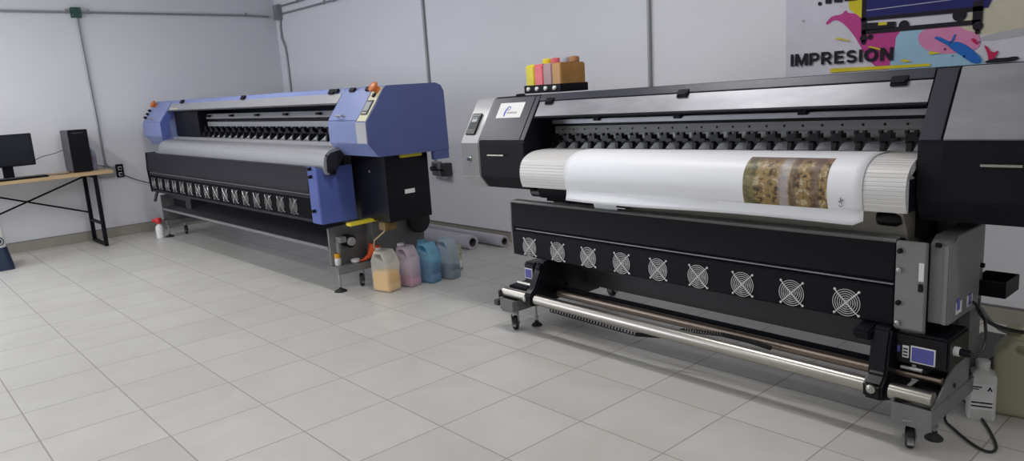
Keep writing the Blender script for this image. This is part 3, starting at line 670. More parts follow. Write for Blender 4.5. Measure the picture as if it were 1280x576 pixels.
# left arm and motor
arm = [(-.10, .19), (-.10, .26), (-.06, .29), (.02, .44), (.16, .465), (.20, .44), (.20, .20), (.0, .17)]
a = BB(MB().prism(arm, .092, .158), 'take_up_arm', 'black_gloss', bevel=.010)
BB(MB().lathe([(.017, .03), (.017, .05)], (.125, .0, 0), 12).v and MB().lathe([(.016, -.10), (.016, -.115), (.008, -.120)], (.11, 0, .232), 16, 'y'), 'clamp_knob', 'chrome', a)
BB(MB().cyl((.15, -.02, .42), (.18, -.02, .42), .022, n=16), 'arm_pivot', 'black', a)
mt = BB(MB().box(-.005, .095, .0, .22, .262, .43), 'take_up_motor', 'black_gloss', bevel=.012)
BB(MB().box(.008, .075, -.003, .0005, .325, .392), 'motor_label', 'label_white', mt, bevel=.001)
BB(MB().box(.014, .069, -.0045, -.002, .331, .386), 'label_panel', 'label_blue', mt)
BB(MB().cyl((-.06, -.0, .285), (.07, .0, .285), .012, n=12), 'motor_shaft', 'chrome', mt)
# right arm and motor
arm = [(-.11, .19), (-.115, .25), (-.07, .285), (-.05, .40), (-.03, .462), (.02, .475), (.20, .455), (.20, .17), (.0, .155)]
a = BB(MB().prism(arm, 2.125, 2.20), 'take_up_arm', 'black_gloss', bevel=.010)
BB(MB().lathe([(.018, -.115), (.018, -.130), (.008, -.135)], (2.165, 0, .238), 16, 'y'), 'clamp_knob', 'chrome', a)
BB(MB().prism([(-.05, .455), (-.07, .445), (-.06, .41), (.0, .40), (.03, .43), (.03, .465)], 2.06, 2.13), 'arm_hook', 'black', a, bevel=.008)
mt = BB(MB().box(2.20, 2.40, .0, .22, .325, .452), 'take_up_motor', 'black_gloss', bevel=.010)
BB(MB().box(2.262, 2.352, -.003, .0005, .338, .405), 'motor_label', 'label_white', mt, bevel=.001)
BB(MB().box(2.267, 2.347, -.0045, -.002, .343, .400), 'label_panel', 'label_blue', mt)
BB(MB().box(2.232, 2.255, -.003, .0005, .352, .400), 'small_label', 'label_white', mt)
m = MB()
for i in range(3): m.box(2.235, 2.252, -.0045, -.002, .358+i*.013, .365+i*.013)
BB(m, 'label_print', 'grey_dark', mt)
BB(MB().box(2.212, 2.222, -.003, .0005, .37, .395), 'small_label', 'label_blue', mt)
BB(MB().cyl((2.23, -.004, .312), (2.31, -.004, .312), .008, n=10), 'motor_rail', 'steel', mt)
BB(MB().cyl((2.40, .05, .40), (2.42, .05, .40), .018, n=14), 'motor_plug', 'label_white', mt)
BB(MB().cyl((2.42, .05, .40), (2.455, .05, .40), .014, n=12), 'motor_plug_end', 'black', mt)
BB(MB().tube([(2.452, .05, .40), (2.475, .055, .40), (2.488, .075, .415), (2.488, .11, .45), (2.46, .18, .50), (2.40, .27, .53), (2.375, .30, .53)], .006, 8), 'motor_lead', 'cable')
# coiled cable under the tube
m = MB(); pts = []
n = 1100
def lerp_path(P, t):
    k = min(int(t*(len(P)-1)), len(P)-2); f = t*(len(P)-1)-k
    return [P[k][j]*(1-f)+P[k+1][j]*f for j in range(3)]
CP = [(.27, -.055, .178), (.6, -.060, .176), (.92, -.058, .172), (1.05, -.02, .180), (1.18, .005, .235), (1.4, .012, .258), (1.55, .012, .258), (1.66, .010, .250)]
for i in range(n):
    p = lerp_path(CP, i/(n-1)); a = i*.58
    pts.append((p[0], p[1]+.0085*math.cos(a), p[2]+.0085*math.sin(a)))
BB(MB().tube(pts, .0034, 5), 'coiled_cable', 'rubber')
m = MB().tube([(2.30, .42, .62), (2.300, .44, .45), (2.325, .40, .36), (2.312, .36, .27)], .008, 8); BB(m, 'power_lead', 'cable')

# vinyl sheet lying over the platen
vs = MB(); X0, X1 = .475, 2.092; nx = 40
path = resample(arc_path(), .012)
def normal_of(P, i):
    a = Vector(P[max(i-1, 0)]); b_ = Vector(P[min(i+1, len(P)-1)]); t = (b_-a).normalized(); n = Vector((t.y, -t.x))
    if n.x > 1e-3 or (abs(n.x) < .2 and n.y < 0): n = -n
    return n
base = [(p[0]+normal_of(path, i).x*.004, p[1]+normal_of(path, i).y*.004) for i, p in enumerate(path)]
ends = [(-.070, .90), (-.072, .885), (-.075, .868)]
full = base+ends
def sheet_pt(i, u, x, d=0.):
    y, z = full[i]; n = normal_of(full, i)
    if i >= len(base)-1:  # free hanging edge: slight wave, rounded right corner
        f = (i-len(base)+2)/4
        y -= .012*f*math.sin(u*5.2+.6); z -= .004*f*math.sin(u*7)
        if u > .97: z += f*.020*((u-.97)/.03)**2
    y -= .004*math.sin(u*9+1)*max(0, (1.05-z)/.15)*.5
    return (x, y+n.x*d, z+n.y*d)
for j in range(nx+1):
    u = j/nx; x = X0+(X1-X0)*u
    for i in range(len(full)): vs.v.append(sheet_pt(i, u, x))
n = len(full)
vs.f = [(j*n+i, j*n+i+1, (j+1)*n+i+1, (j+1)*n+i) for j in range(nx) for i in range(n-1)]
def sub_sheet(u0, u1, i0, i1, d, nn=16):
    m = MB(); uv = []
    for j in range(nn+1):
        u = u0+(u1-u0)*j/nn
        for i in range(i0, i1+1):
            m.v.append(sheet_pt(i, u, X0+(X1-X0)*u, d)); uv.append((j/nn, 1-(i-i0)/(i1-i0)))
    k = i1-i0+1
    m.f = [(j*k+i, j*k+i+1, (j+1)*k+i+1, (j+1)*k+i) for j in range(nn) for i in range(k-1)]
    return m, uv
vinyl = empty('vinyl_sheet', BP, 'wide white vinyl sheet hanging over the black printer front', 'printing media', BRZ)
vo = vs.build('sheet', 'paper', vinyl, warp=bw, ang=60)
sm_ = vo.modifiers.new('thickness', 'SOLIDIFY'); sm_.thickness = .0007; sm_.offset = 0
# picture spans z 1.135 (top) to .912 on the curve
i0 = min(range(len(full)), key=lambda i: abs(full[i][1]-1.118)+(0 if full[i][0] < .06 else 1)); i1 = min(range(len(full)), key=lambda i: abs(full[i][1]-.913))
pm, uv = sub_sheet((1.575-X0)/(X1-X0), (1.953-X0)/(X1-X0), i0, i1, .0010)
pic = pm.build('printed_picture', 'picture', vo, warp=bw, ang=60)
ul = pic.data.uv_layers.new(name='UVMap')
for lp_ in pic.data.loops: ul.data[lp_.index].uv = uv[lp_.vertex_index]
sq = MB()
for pts in ([(2.006, -.0875, .952), (2.010, -.0875, .975), (2.014, -.0875, .948)], [(2.002, -.0875, .957), (2.012, -.0875, .961), (2.022, -.0875, .966)], [(2.004, -.0872, .944), (2.010, -.0872, .938), (2.020, -.0872, .944)]):
    sq.tube(pts, .0012, 5)
sq.build('printed_scribble', 'black', vo, warp=bw)

# ------------------------------------------------------------------ ink tanks on top of the black printer
def b2w(x, y, z=0.):
    x, y, z2 = bw(x, y, z) if z > .01 else (x, y, z)
    c_, s_ = math.cos(BRZ), math.sin(BRZ); return (BP[0]+x*c_-y*s_, BP[1]+x*s_+y*c_, z2)
t = empty('ink_tank_tray', b2w(0, 0, 0), 'black tray holding the coloured ink tanks on top of black printer', 'tray', BRZ)
ZT = 1.451
m = MB(); X0t, X1t, Y0t, Y1t = -.215, .115, .285, .53
m.box(X0t, X1t, Y0t, Y1t, ZT, ZT+.010); m.box(X0t, X1t, Y0t, Y0t+.006, ZT, ZT+.050); m.box(X0t, X1t, Y1t-.006, Y1t, ZT, ZT+.05); m.box(X0t, X0t+.006, Y0t, Y1t, ZT, ZT+.05); m.box(X1t-.006, X1t, Y0t, Y1t, ZT, ZT+.05)
m.build('tray_body', 'black', t, bevel=.002)
for i in range(4):
    MB().lathe([(.013, 0), (.013, -.010), (.006, -.014)], (-.170+i*.078, Y0t, ZT+.026), 14, 'y').build('tank_valve', 'label_white', t)
inks = [('yellow', (.70, .60, .015), (.62, .50, .02), 'bright yellow ink tank, leftmost in the tray on black printer'),
        ('pink', (.72, .13, .16), (.55, .10, .12), 'pink ink tank between the yellow and mauve tanks in the tray'),
        ('mauve', (.36, .22, .24), (.33, .33, .38), 'greyish mauve ink tank with grey cap, between pink and amber tanks'),
        ('amber', (.42, .21, .05), (.30, .14, .06), 'brownish amber ink tank with brown cap, rightmost in the tray')]
for i, (nm, c1, c2, lab) in enumerate(inks):
    M['ink_'+nm] = plain('ink_tank_'+nm, c1, .3, noise=.12, nscale=12)
    M['cap_'+nm] = plain('ink_cap_'+nm, c2, .35, noise=.06)
    x0 = -.205+i*.079; r = empty('ink_tank', b2w(0, 0, 0), lab, 'ink tank', BRZ, 'ink tanks on the black printer')
    prof = [(Y0t+.012, ZT+.012), (Y0t+.012, ZT+.170), (Y0t+.02, ZT+.176), (Y1t-.02, ZT+.176), (Y1t-.012, ZT+.165), (Y1t-.012, ZT+.012)]
    MB().prism(prof, x0, x0+.075).build('tank_body', 'ink_'+nm, r, bevel=.007)
    MB().lathe([(.030, .176+ZT), (.034, .180+ZT), (.034, .200+ZT), (.030, .210+ZT), (.014, .215+ZT)], (x0+.037, Y1t-.07, 0), 22).build('cap', 'cap_'+nm, r)
    MB().lathe([(.020, .176+ZT), (.020, .178+ZT)], (x0+.037, Y0t+.05, 0), 16).build('vent_plug', 'cap_'+nm, r)

# ------------------------------------------------------------------ BLUE PRINTER
BO = (-7.1, 2.72, 0)
bl = empty('large_format_printer', BO, 'blue and grey large format printer standing in the room corner near the desk', 'printer')
def uw(x, y, z):
    k = 0 if z < .6 else min(1, (z-.6)/.5)
    return (x, y, z-.0065*k*(x+5.2))
def UB(mb, name, mat, parent=bl, bevel=0, **k): return mb.build(name, mat, parent, bevel=bevel, off=BO, warp=uw, **k)
Y0, K2, ZF = 2.74, .75, 1.325
def sy2(z): return Y0+K2*(z-ZF)
def slab2(mb, x0, x1, z0, z1, d0, d1):
    def q(z, d): return (sy2(z)-d*.8, z+d*.6)
    return mb.prism([q(z0, d0), q(z1, d0), q(z1, d1), q(z0, d1)], x0, x1)
bprof = [(Y0, ZF), (sy2(1.56), 1.56), (sy2(1.572)+.01, 1.572), (3.36, 1.574), (3.41, 1.555), (3.435, 1.51), (3.445, 1.064), (2.82, 1.072), (Y0, 1.172)]
h = UB(MB().prism(bprof, -5.12, -4.57), 'right_head_cover', 'blue', bevel=.004)
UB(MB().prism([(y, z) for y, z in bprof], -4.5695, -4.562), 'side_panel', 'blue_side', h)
m = MB(); slab2(m, -5.115, -4.70, 1.335, 1.545, .001, .006); UB(m, 'access_door', 'blue', h, bevel=.002)
m = MB(); slab2(m, -4.695, -4.575, 1.330, 1.560, .001, .005); cs = UB(m, 'control_strip', 'cream', h, bevel=.001)
UB(MB().box(-4.705, -4.572, Y0-.005, Y0+.001, 1.175, 1.323), 'grey_strip', 'silver_paint', h)
m = MB(); slab2(m, -4.678, -4.597, 1.372, 1.470, .005, .012); d_ = UB(m, 'control_display', 'grey_dark', h, bevel=.002)
m = MB(); slab2(m, -4.668, -4.607, 1.395, 1.455, .012, .0135); UB(m, 'display_screen', 'grey_box', d_)
m = MB(); 
for i in range(3): slab2(m, -4.664+i*.020, -4.652+i*.020, 1.378, 1.386, .012, .0145)
UB(m, 'display_button', 'label_white', d_)
m = MB(); slab2(m, -4.650, -4.612, 1.488, 1.516, .005, .016); k_ = UB(m, 'rotary_switch', 'black', h, bevel=.006)
def mushroom(parent, x, z, s=1.):
    y = sy2(z); nv = Vector((0, -.8, .6)); p = Vector((x, y, z))
    m = MB().cyl(p+nv*.003, p+nv*.035, .030*s, .026*s, 20); o = UB(m, 'emergency_stop', 'orange', parent)
    m = MB().tube([p+nv*.03, p+nv*.042, p+nv*.058, p+nv*.066], [.028*s, .043*s, .041*s, .020*s], 22); UB(m, 'stop_cap', 'orange', o)
mushroom(h, -4.625, 1.538, .95)
for x in (-5.22, -4.97, -4.74):
    m = MB(); slab2(m, x-.045, x+.030, 1.535, 1.562, .002, .020); UB(m, 'hinge', 'black', h, bevel=.003)
m = MB().tube([(-4.985, sy2(1.36)-.006, 1.365), (-4.985, sy2(1.36)-.030, 1.375), (-4.90, sy2(1.36)-.030, 1.375), (-4.90, sy2(1.36)-.006, 1.365)], .007, 8); UB(m, 'door_handle', 'chrome', h)
# left head
h = UB(MB().prism(bprof, -9.74, -9.07), 'left_head_cover', 'blue', bevel=.004)
fl = UB(MB().prism([(Y0-.004, ZF), (sy2(1.50)-.004, 1.50), (sy2(1.50)+.10, 1.50), (Y0+.09, ZF), (Y0+.09, 1.16), (Y0-.004, 1.13)], -9.0695, -9.062), 'inner_flange', 'bracket_blue', h)
m = MB(); slab2(m, -9.72, -9.09, 1.335, 1.55, .001, .005); UB(m, 'access_door', 'blue', h, bevel=.002)
mushroom(h, -9.60, 1.52, 1.05)
for i, z in enumerate((1.46, 1.42, 1.38)):
    m = MB(); slab2(m, -9.72, -9.67, z-.012, z+.010, .004, .03); UB(m, 'side_button', 'black', h, bevel=.004)
m = MB().tube([(-9.50, sy2(1.36)-.006, 1.37), (-9.50, sy2(1.36)-.03, 1.38), (-9.36, sy2(1.36)-.03, 1.38), (-9.36, sy2(1.36)-.006, 1.37)], .007, 8); UB(m, 'door_handle', 'chrome', h)
# centre body
m = MB().prism([(sy2(1.533), 1.533), (sy2(1.56), 1.56), (sy2(1.572)+.01, 1.572), (3.36, 1.574), (3.41, 1.555), (3.435, 1.51), (3.445, 1.064), (3.18, 1.064), (3.18, 1.14), (3.24, 1.20), (3.24, 1.53)], -9.07, -5.12)
bs = UB(m, 'body_shell', 'blue')
m = MB().prism([(3.235, 1.53), (3.175, 1.53), (3.235, 1.10)], -9.07, -5.12); UB(MB().box(-9.069, -5.121, 3.225, 3.239, 1.14, 1.53), 'interior_back', 'black')
m = MB(); slab2(m, -9.06, -5.13, 1.462, 1.532, -.003, .003); wn = UB(m, 'front_cover', 'platen_grey', bevel=.001)
m = MB(); slab2(m, -9.06, -5.13, 1.452, 1.462, -.006, .004); UB(m, 'cover_edge', 'grey_dark', wn)
m = MB(); slab2(m, -8.98, -8.75, 1.470, 1.482, .003, .006); UB(m, 'cream_label', 'cream', wn)
for x in (-8.72, -7.02, -5.30):
    m = MB(); slab2(m, x-.03, x+.05, 1.528, 1.562, .003, .020); UB(m, 'cover_latch', 'black', wn, bevel=.003)
UB(MB().prism([(2.98, 1.352), (3.00, 1.402), (3.07, 1.402), (3.07, 1.346)], -8.9, -5.13), 'carriage_rail', 'platen_grey')
UB(MB().box(-9.06, -5.13, 3.00, 3.10, 1.318, 1.346), 'rail_gap', 'black')
UB(MB().box(-9.06, -5.13, 2.99, 3.02, 1.27, 1.318), 'inner_plate', 'platen_grey')
for i in range(5): UB(MB().box(-8.2+i*.62, -8.14+i*.62, 2.955, 2.985, 1.372, 1.392), 'rail_clip', 'black', bevel=.003)
UB(MB().prism([(2.995, 1.160), (3.02, 1.205), (3.035, 1.205), (3.035, 1.160)], -8.3, -5.13), 'media_guide', 'paper')
UB(MB().box(-9.06, -5.13, 3.04, 3.06, 1.16, 1.27), 'bed_back', 'platen_grey')
UB(MB().box(-9.055, -8.28, 2.90, 3.235, 1.162, 1.44), 'dark_interior_block', 'black', bevel=.01)  # added black block, stands for the darkness at the interior's left end
UB(MB().box(-9.06, -5.13, 2.86, 3.10, 1.125, 1.160), 'print_bed', 'platen_grey')
for i in range(20): pinch('pinch_roller', bl, -8.21+i*.152, 2.93, 1.158, 1.25, off=BO, warp=uw)
ctrl = [(3.0, 1.135), (2.86, 1.135), (2.80, 1.137), (2.74, 1.132), (2.69, 1.115), (2.655, 1.08), (2.64, 1.035), (2.64, .99), (2.655, .94)]
pp = []
for i in range(len(ctrl)-1):
    for k in range(5):
        t_ = k/5; p0 = ctrl[max(i-1, 0)]; p1 = ctrl[i]; p2 = ctrl[i+1]; p3 = ctrl[min(i+2, len(ctrl)-1)]
        pp.append(tuple(.5*((2*p1[j])+(-p0[j]+p2[j])*t_+(2*p0[j]-5*p1[j]+4*p2[j]-p3[j])*t_*t_+(-p0[j]+3*p1[j]-3*p2[j]+p3[j])*t_**3) for j in (0, 1)))
pp.append(ctrl[-1])
pl_ = UB(MB().quadstrip(pp, [(min(p[0]+.07, 3.02) if p[1] < 1.09 else p[0]+.015, p[1]-.03 if p[1] > 1.08 else p[1]) for p in pp], -8.95, -5.06), 'curved_platen', 'platen_grey')
UB(MB().prism([(2.66, .96), (2.665, 1.06), (2.70, 1.10), (2.82, 1.12), (2.82, 1.07), (2.74, .96), (2.70, .93)], -5.10, -5.055), 'platen_end', 'trough_grey', pl_, bevel=.004)
UB(MB().lathe([(.02, 0), (.02, .03)], (-5.055, 2.70, .955), 12, 'x'), 'platen_knob', 'black', pl_)
UB(MB().box(-9.0, -5.15, 2.86, 3.3, .95, 1.125), 'under_beam', 'grey_dark')
# dryer trough with sixteen fans
tprof = [(2.600, .995), (2.604, .975), (2.592, .815), (2.612, .785), (2.612, .775), (2.602, .765), (2.606, .575), (2.62, .558), (2.66, .558), (2.66, .72), (2.70, .80), (2.71, .985), (2.65, .998)]
dr = UB(MB().prism(tprof, -9.30, -5.262), 'dryer_trough', 'trough_grey', bevel=.003)
UB(MB().box(-9.29, -5.28, 2.605, 2.613, .777, .783), 'trim_strip', 'grey', dr)
UB(MB().prism([(2.6035, .752), (2.6005, .752), (2.603, .588), (2.606, .588)], -9.28, -5.275), 'fan_panel', 'fan_black', dr)
UB(MB().prism([(2.596, 1.0), (2.71, 1.0), (2.71, .60), (2.66, .555), (2.60, .56), (2.585, .82)], -9.312, -9.3005), 'end_plate', 'black', dr)
pos = []
for i in range(16):
    x = -9.16+i*.2395; z = uw(x, 0, .668)[2]; pos.append((x-BO[0], 2.6025-BO[1], z))
make_fans(dr, pos, guard='steel', R=.068)
br = UB(MB().box(-5.262, -5.118, 2.598, 2.612, .560, 1.0), 'side_bracket', 'bracket_blue', bevel=.003)
UB(MB().box(-5.118, -5.105, 2.598, 2.90, .560, .992), 'side_plate', 'bracket_blue', br, bevel=.003)
for z in (.985, .925, .66): UB(MB().lathe([(.014, 0), (.014, -.022), (.006, -.028)], (-5.20, 2.598, z), 12, 'y'), 'bracket_knob', 'black', br)
for z in (.64, .74, .84): UB(MB().lathe([(.005, 0), (.005, .003)], (-5.105, 2.87, z), 8, 'x'), 'rivet', 'steel', br)
# black ink box under the right head
ib = UB(MB().box(-5.235, -4.665, 2.925, 3.31, .562, 1.068), 'ink_box', 'black_gloss', bevel=.004)
UB(MB().box(-4.665, -4.661, 3.075, 3.165, .762, .795), 'ink_box_label', 'label_white', ib, bevel=.001)
UB(MB().box(-4.665, -4.635, 3.05, 3.24, 1.038, 1.062), 'foam_strip', 'yellow', ib, bevel=.003)
UB(MB().box(-4.90, -4.885, 2.920, 2.925, .93, .95), 'small_latch', 'grey', ib)
UB(MB().prism([(2.72, .545), (2.72, .568), (2.98, .575), (2.98, .550)], -4.97, -4.90), 'foam_strip', 'yellow', bevel=.004)
UB(MB().box(-4.80, -4.70, 2.90, 3.0, .50, .56), 'drain_block', 'brown', bevel=.006)
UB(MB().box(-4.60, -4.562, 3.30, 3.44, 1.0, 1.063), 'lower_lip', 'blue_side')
# stand
UB(MB().prism([(2.70, .342), (2.705, .352), (3.10, .44), (3.14, .60), (3.17, .60), (3.15, .40), (2.72, .322), (2.70, .328)], -9.30, -5.252), 'front_tray', 'grey_dark')
UB(MB().box(-9.30, -5.252, 2.696, 2.702, .326, .350), 'tray_lip', 'grey_light')
UB(MB().box(-9.25, -5.25, 3.18, 3.28, .40, .93), 'cross_beam', 'grey_dark')
for x0, x1 in ((-5.25, -5.10), (-9.36, -9.21)):
    m = MB().prism([(x0, .145), (x0, .20), (x1, .20), (x1, .145)], 2.69, 3.62, 'y'); fb = UB(m, 'foot_channel', 'grey', bevel=.003)
    UB(MB().prism([(2.70, .20), (2.70, .50), (3.02, .53), (3.02, .93), (3.34, .93), (3.34, .20)], x0, x0+.03), 'leg_plate', 'grey', bevel=.003)
    castor('castor', bl, (x0+x1)/2+.03-BO[0], 2.91-BO[1], .146, r=.052, rot=1.2); castor('castor', bl, (x0+x1)/2-BO[0], 3.52-BO[1], .146, r=.045, rot=.4)
    level_foot(bl, (x0+x1)/2-BO[0]+.02, 2.715-BO[1], .15, r=.05)
UB(MB().box(-5.22, -5.10, 3.02, 3.52, .20, .95), 'leg_column', 'grey', bevel=.004)
UB(MB().prism([(2.80, .30), (2.80, .50), (3.02, .50), (3.02, .30)], -9.329, -8.62), 'end_housing', 'grey_dark', bevel=.004)
UB(MB().box(-9.20, -8.80, 2.796, 2.80, .36, .46), 'housing_recess', 'black')
UB(MB().box(-9.33, -9.20, 3.02, 3.50, .20, .95), 'leg_column', 'grey_dark', bevel=.004)
# take-up motor on the leg plate
m = MB().cyl((-5.22, 2.84, .385), (-5.14, 2.84, .385), .052, n=24); mo = UB(m, 'take_up_motor', 'black_gloss')
UB(MB().lathe([(.034, -5.14), (.034, -5.115), (.028, -5.11)], (0, 2.84, .385), 20, 'x'), 'motor_hub', 'silver_paint', mo)
UB(MB().box(-5.22, -5.13, 2.745, 2.80, .385, .43), 'motor_bracket', 'grey_light', mo, bevel=.003)
UB(MB().box(-5.22, -5.16, 2.74, 2.76, .30, .385), 'motor_bracket', 'grey_light', mo, bevel=.003)
UB(MB().cyl((-9.34, 2.9, .38), (-9.29, 2.9, .38), .03, n=16), 'take_up_hub', 'black')
UB(MB().tube([(-9.28, 2.66, .56), (-9.29, 2.64, .51), (-9.27, 2.62, .47), (-9.29, 2.62, .45)], .018, 10), 'hanging_clip', 'grey_dark')
UB(MB().tube([(-4.74, 2.95, .56), (-4.78, 2.93, .48), (-4.88, 2.90, .41), (-4.955, 2.935, .35), (-4.96, 2.945, .322)], .0065, 8), 'drain_tube', 'tube_clear')
m = MB().lathe([(.095, -5.09), (.10, -5.08), (.10, -5.03), (.085, -5.02)], (0, 3.44, .46), 26, 'x'); UB(m, 'hose_reel', 'rubber')

# ------------------------------------------------------------------ jugs
def jug_outline(w, h):
    hw = w/2
    out = [(-hw*.94, 0), (hw*.94, 0), (hw, .02), (hw, h*.20), (hw*.96, h*.215), (hw*.96, h*.235), (hw, h*.25), (hw, h*.70), (hw*.50, h*.96), (hw*.40, h), (-hw*.55, h), (-hw*.60, h*.97), (-hw, h*.76), (-hw, h*.25), (-hw*.96, h*.235), (-hw*.96, h*.215), (-hw, h*.20), (-hw, .02)]
    hole = [(-hw*.30, h*.83), (-hw*.36, h*.87), (-hw*.26, h*.92), (hw*.10, h*.92), (hw*.34, h*.865), (hw*.46, h*.80), (hw*.40, h*.77), (hw*.24, h*.80)]
    return out, hole
def curve_solid(polys, depth, bevel):
    cu = bpy.data.curves.new('outline', 'CURVE'); cu.dimensions = '2D'; cu.fill_mode = 'BOTH'; cu.extrude = depth/2-bevel; cu.bevel_depth = bevel; cu.bevel_resolution = 3; cu.offset = -bevel
    for P in polys:
        sp = cu.splines.new('POLY'); sp.points.add(len(P)-1); sp.use_cyclic_u = True
        for i, p in enumerate(P): sp.points[i].co = (p[0], p[1], 0, 1)
    t = bpy.data.objects.new('outline_curve', cu); C.objects.link(t); bpy.context.view_layer.update()
    me = bpy.data.meshes.new_from_object(t.evaluated_get(bpy.context.evaluated_depsgraph_get())); bpy.data.objects.remove(t); bpy.data.curves.remove(cu)
    me.transform(Matrix(((1, 0, 0, 0), (0, 0, -1, 0), (0, 1, 0, 0), (0, 0, 0, 1))))
    bm = bmesh.new(); bm.from_mesh(me); bmesh.ops.remove_doubles(bm, verts=bm.verts, dist=1e-5); bmesh.ops.recalc_face_normals(bm, faces=bm.faces); bm.to_mesh(me); bm.free()
    me.polygons.foreach_set('use_smooth', [True]*len(me.polygons)); me.set_sharp_from_angle(angle=math.radians(40))
    return me
def jug(loc, rz, w, d, h, shell, liquid, level, label, capcol=None, cap_x=-.3, neck_h=.010, writing=False):
    r = empty('plastic_jug', loc, label, 'jug', rz, None)
    out, hole = jug_outline(w, h)
    me = curve_solid([out, hole], d, min(.022, d*.16)); me.materials.clear(); me.materials.append(shell); me.name = 'jug_body'
    o = bpy.data.objects.new('jug_body', me); C.objects.link(o); o.parent = r
    L = h*level
    m = MB(); g = .006
    m.prism([(-w/2+g+.004, g), (w/2-g-.004, g), (w/2-g, .025), (w/2-g, L), (-w/2+g, L), (-w/2+g, .025)], -d/2+g, d/2-g, 'y')
    m.build('liquid', liquid, r, bevel=.012)
    cx = cap_x*w
    m = MB().lathe([(.024, h-.012), (.024, h+neck_h*.3)], (cx, 0, 0), 18); m.build('neck', shell, r)
    if capcol:
        MB().lathe([(.028, h-.002), (.029, h+neck_h), (.026, h+neck_h+.004), (.01, h+neck_h+.005)], (cx, 0, 0), 20).build('cap', capcol, r)
    return r
M['sh_clear'] = plastic_shell('jug_shell_milky', (.88, .87, .82), .34)
M['sh_pink'] = plastic_shell('jug_shell_pinkish', (.84, .76, .82), .36)
M['sh_blue'] = plastic_shell('jug_shell_blue', (.40, .72, .88), .36)
M['sh_grey'] = plastic_shell('jug_shell_greyblue', (.66, .74, .80), .36)
M['sh_yel'] = plastic_shell('jug_shell_yellowish', (.74, .73, .56), .42)
M['liq_yel'] = plain('yellow_waste_ink', (1., .56, .0), .3, noise=.05)
M['liq_mag'] = plain('magenta_waste_ink', (.62, .16, .34), .3, noise=.05)
M['liq_blue'] = plain('blue_waste_ink', (.0, .03, .25), .3, noise=.05)
M['liq_grey'] = plain('dark_blue_waste_ink', (.01, .04, .14), .3, noise=.05)
M['liq_pale'] = plain('pale_yellow_liquid', (.36, .35, .20), .3, noise=.05)
j = jug((-4.865, 2.965, 0), math.radians(12), .195, .14, .325, M['sh_clear'], 'liq_yel', .50, 'milky plastic jug half full of yellow liquid with a hose in it', None)
MB().lathe([(.022, 0), (.022, .012)], (-.0585, 0, .322), 16).build('open_collar', 'label_white', j)
j = jug((-4.845, 3.155, 0), math.radians(12), .185, .12, .325, M['sh_pink'], 'liq_mag', .22, 'pale pink plastic jug with a little pink liquid between yellow and blue jugs', 'label_white')
m = MB()
for z0 in (.11, .125, .14, .155): m.box(-.03, -.018, -.0625, -.0595, z0, z0+.008)
m.box(-.034, -.030, -.0625, -.0595, .105, .17); m.build('ink_marking', 'logo_blue', j)
j = jug((-4.805, 3.325, 0), math.radians(12), .185, .12, .325, M['sh_blue'], 'liq_blue', .48, 'blue tinted plastic jug half full of dark blue liquid', M['sh_blue'])
j = jug((-4.765, 3.495, 0), math.radians(12), .175, .12, .33, M['sh_grey'], 'liq_grey', .33, 'grey blue plastic jug, last of the row beside blue printer', M['sh_grey'])

# small things on the blue printer's foot
def small_bottle(name, loc, s, body, cap, label, cat='bottle'):
    r = empty(name, loc, label, cat)
    MB().lathe([(.020*s, 0), (.022*s, .004*s), (.022*s, .045*s), (.018*s, .052*s)], n=20).build('bottle_body', body, r)
    MB().lathe([(.022*s, .052*s), (.023*s, .056*s), (.022*s, .078*s), (.018*s, .082*s)], n=20).build('cap', cap, r)
    MB().lathe([(.0225*s, .010*s), (.0225*s, .035*s)], n=20).build('bottle_label', 'label_white', r)
    return r
M['orange_cap'] = plain('amber_orange_cap', (.78, .35, .02), .35, noise=.04)
small_bottle('small_bottle', (-5.205, 2.745, .2005), 1.15, 'white', 'orange_cap', 'tiny white bottle with orange yellow cap on the blue printer foot')
c_ = MB(); c_.lathe([(.020, 0), (.034, .012), (.038, .030), (.035, .030), (.031, .014), (.018, .004), (.001, .004)], (0, 0, 0), 22)
co = c_.build('small_cup', 'white'); co.location = (-5.155, 2.87, .2005); tag(co, 'small white round dish on the foot of blue printer', 'dish')
fu = MB(); fu.tube([(0, 0, .012), (.015, .04, .035), (.03, .075, .085), (.035, .09, .125)], [.012, .022, .042, .050], 18)
fo = fu.build('funnel', 'red_orange'); fo.location = (-5.145, 2.945, .2015); tag(fo, 'red orange plastic funnel lying against the yellow liquid jug', 'funnel')
MB().tube([(0, 0, .012), (-.01, -.04, .008), (-.015, -.08, .007)], [.010, .007, .006], 12).build('spout', 'red_orange', fo)

# red-capped bottle at the far foot of the blue printer
rb = empty('cleaning_bottle', (-9.29, 2.62, 0), 'white spray bottle with red head standing at far left foot of blue printer', 'bottle')
MB().lathe([(.040, 0), (.045, .006), (.045, .12), (.036, .15), (.018, .165), (.018, .175)], n=20).build('bottle_body', 'white', rb)
m = MB().lathe([(.020, .172), (.034, .18), (.036, .23), (.030, .245)], n=18); m.cyl((-.0, 0, .215), (-.03, -.06, .215), .022, n=12); m.build('red_head', 'red', rb)

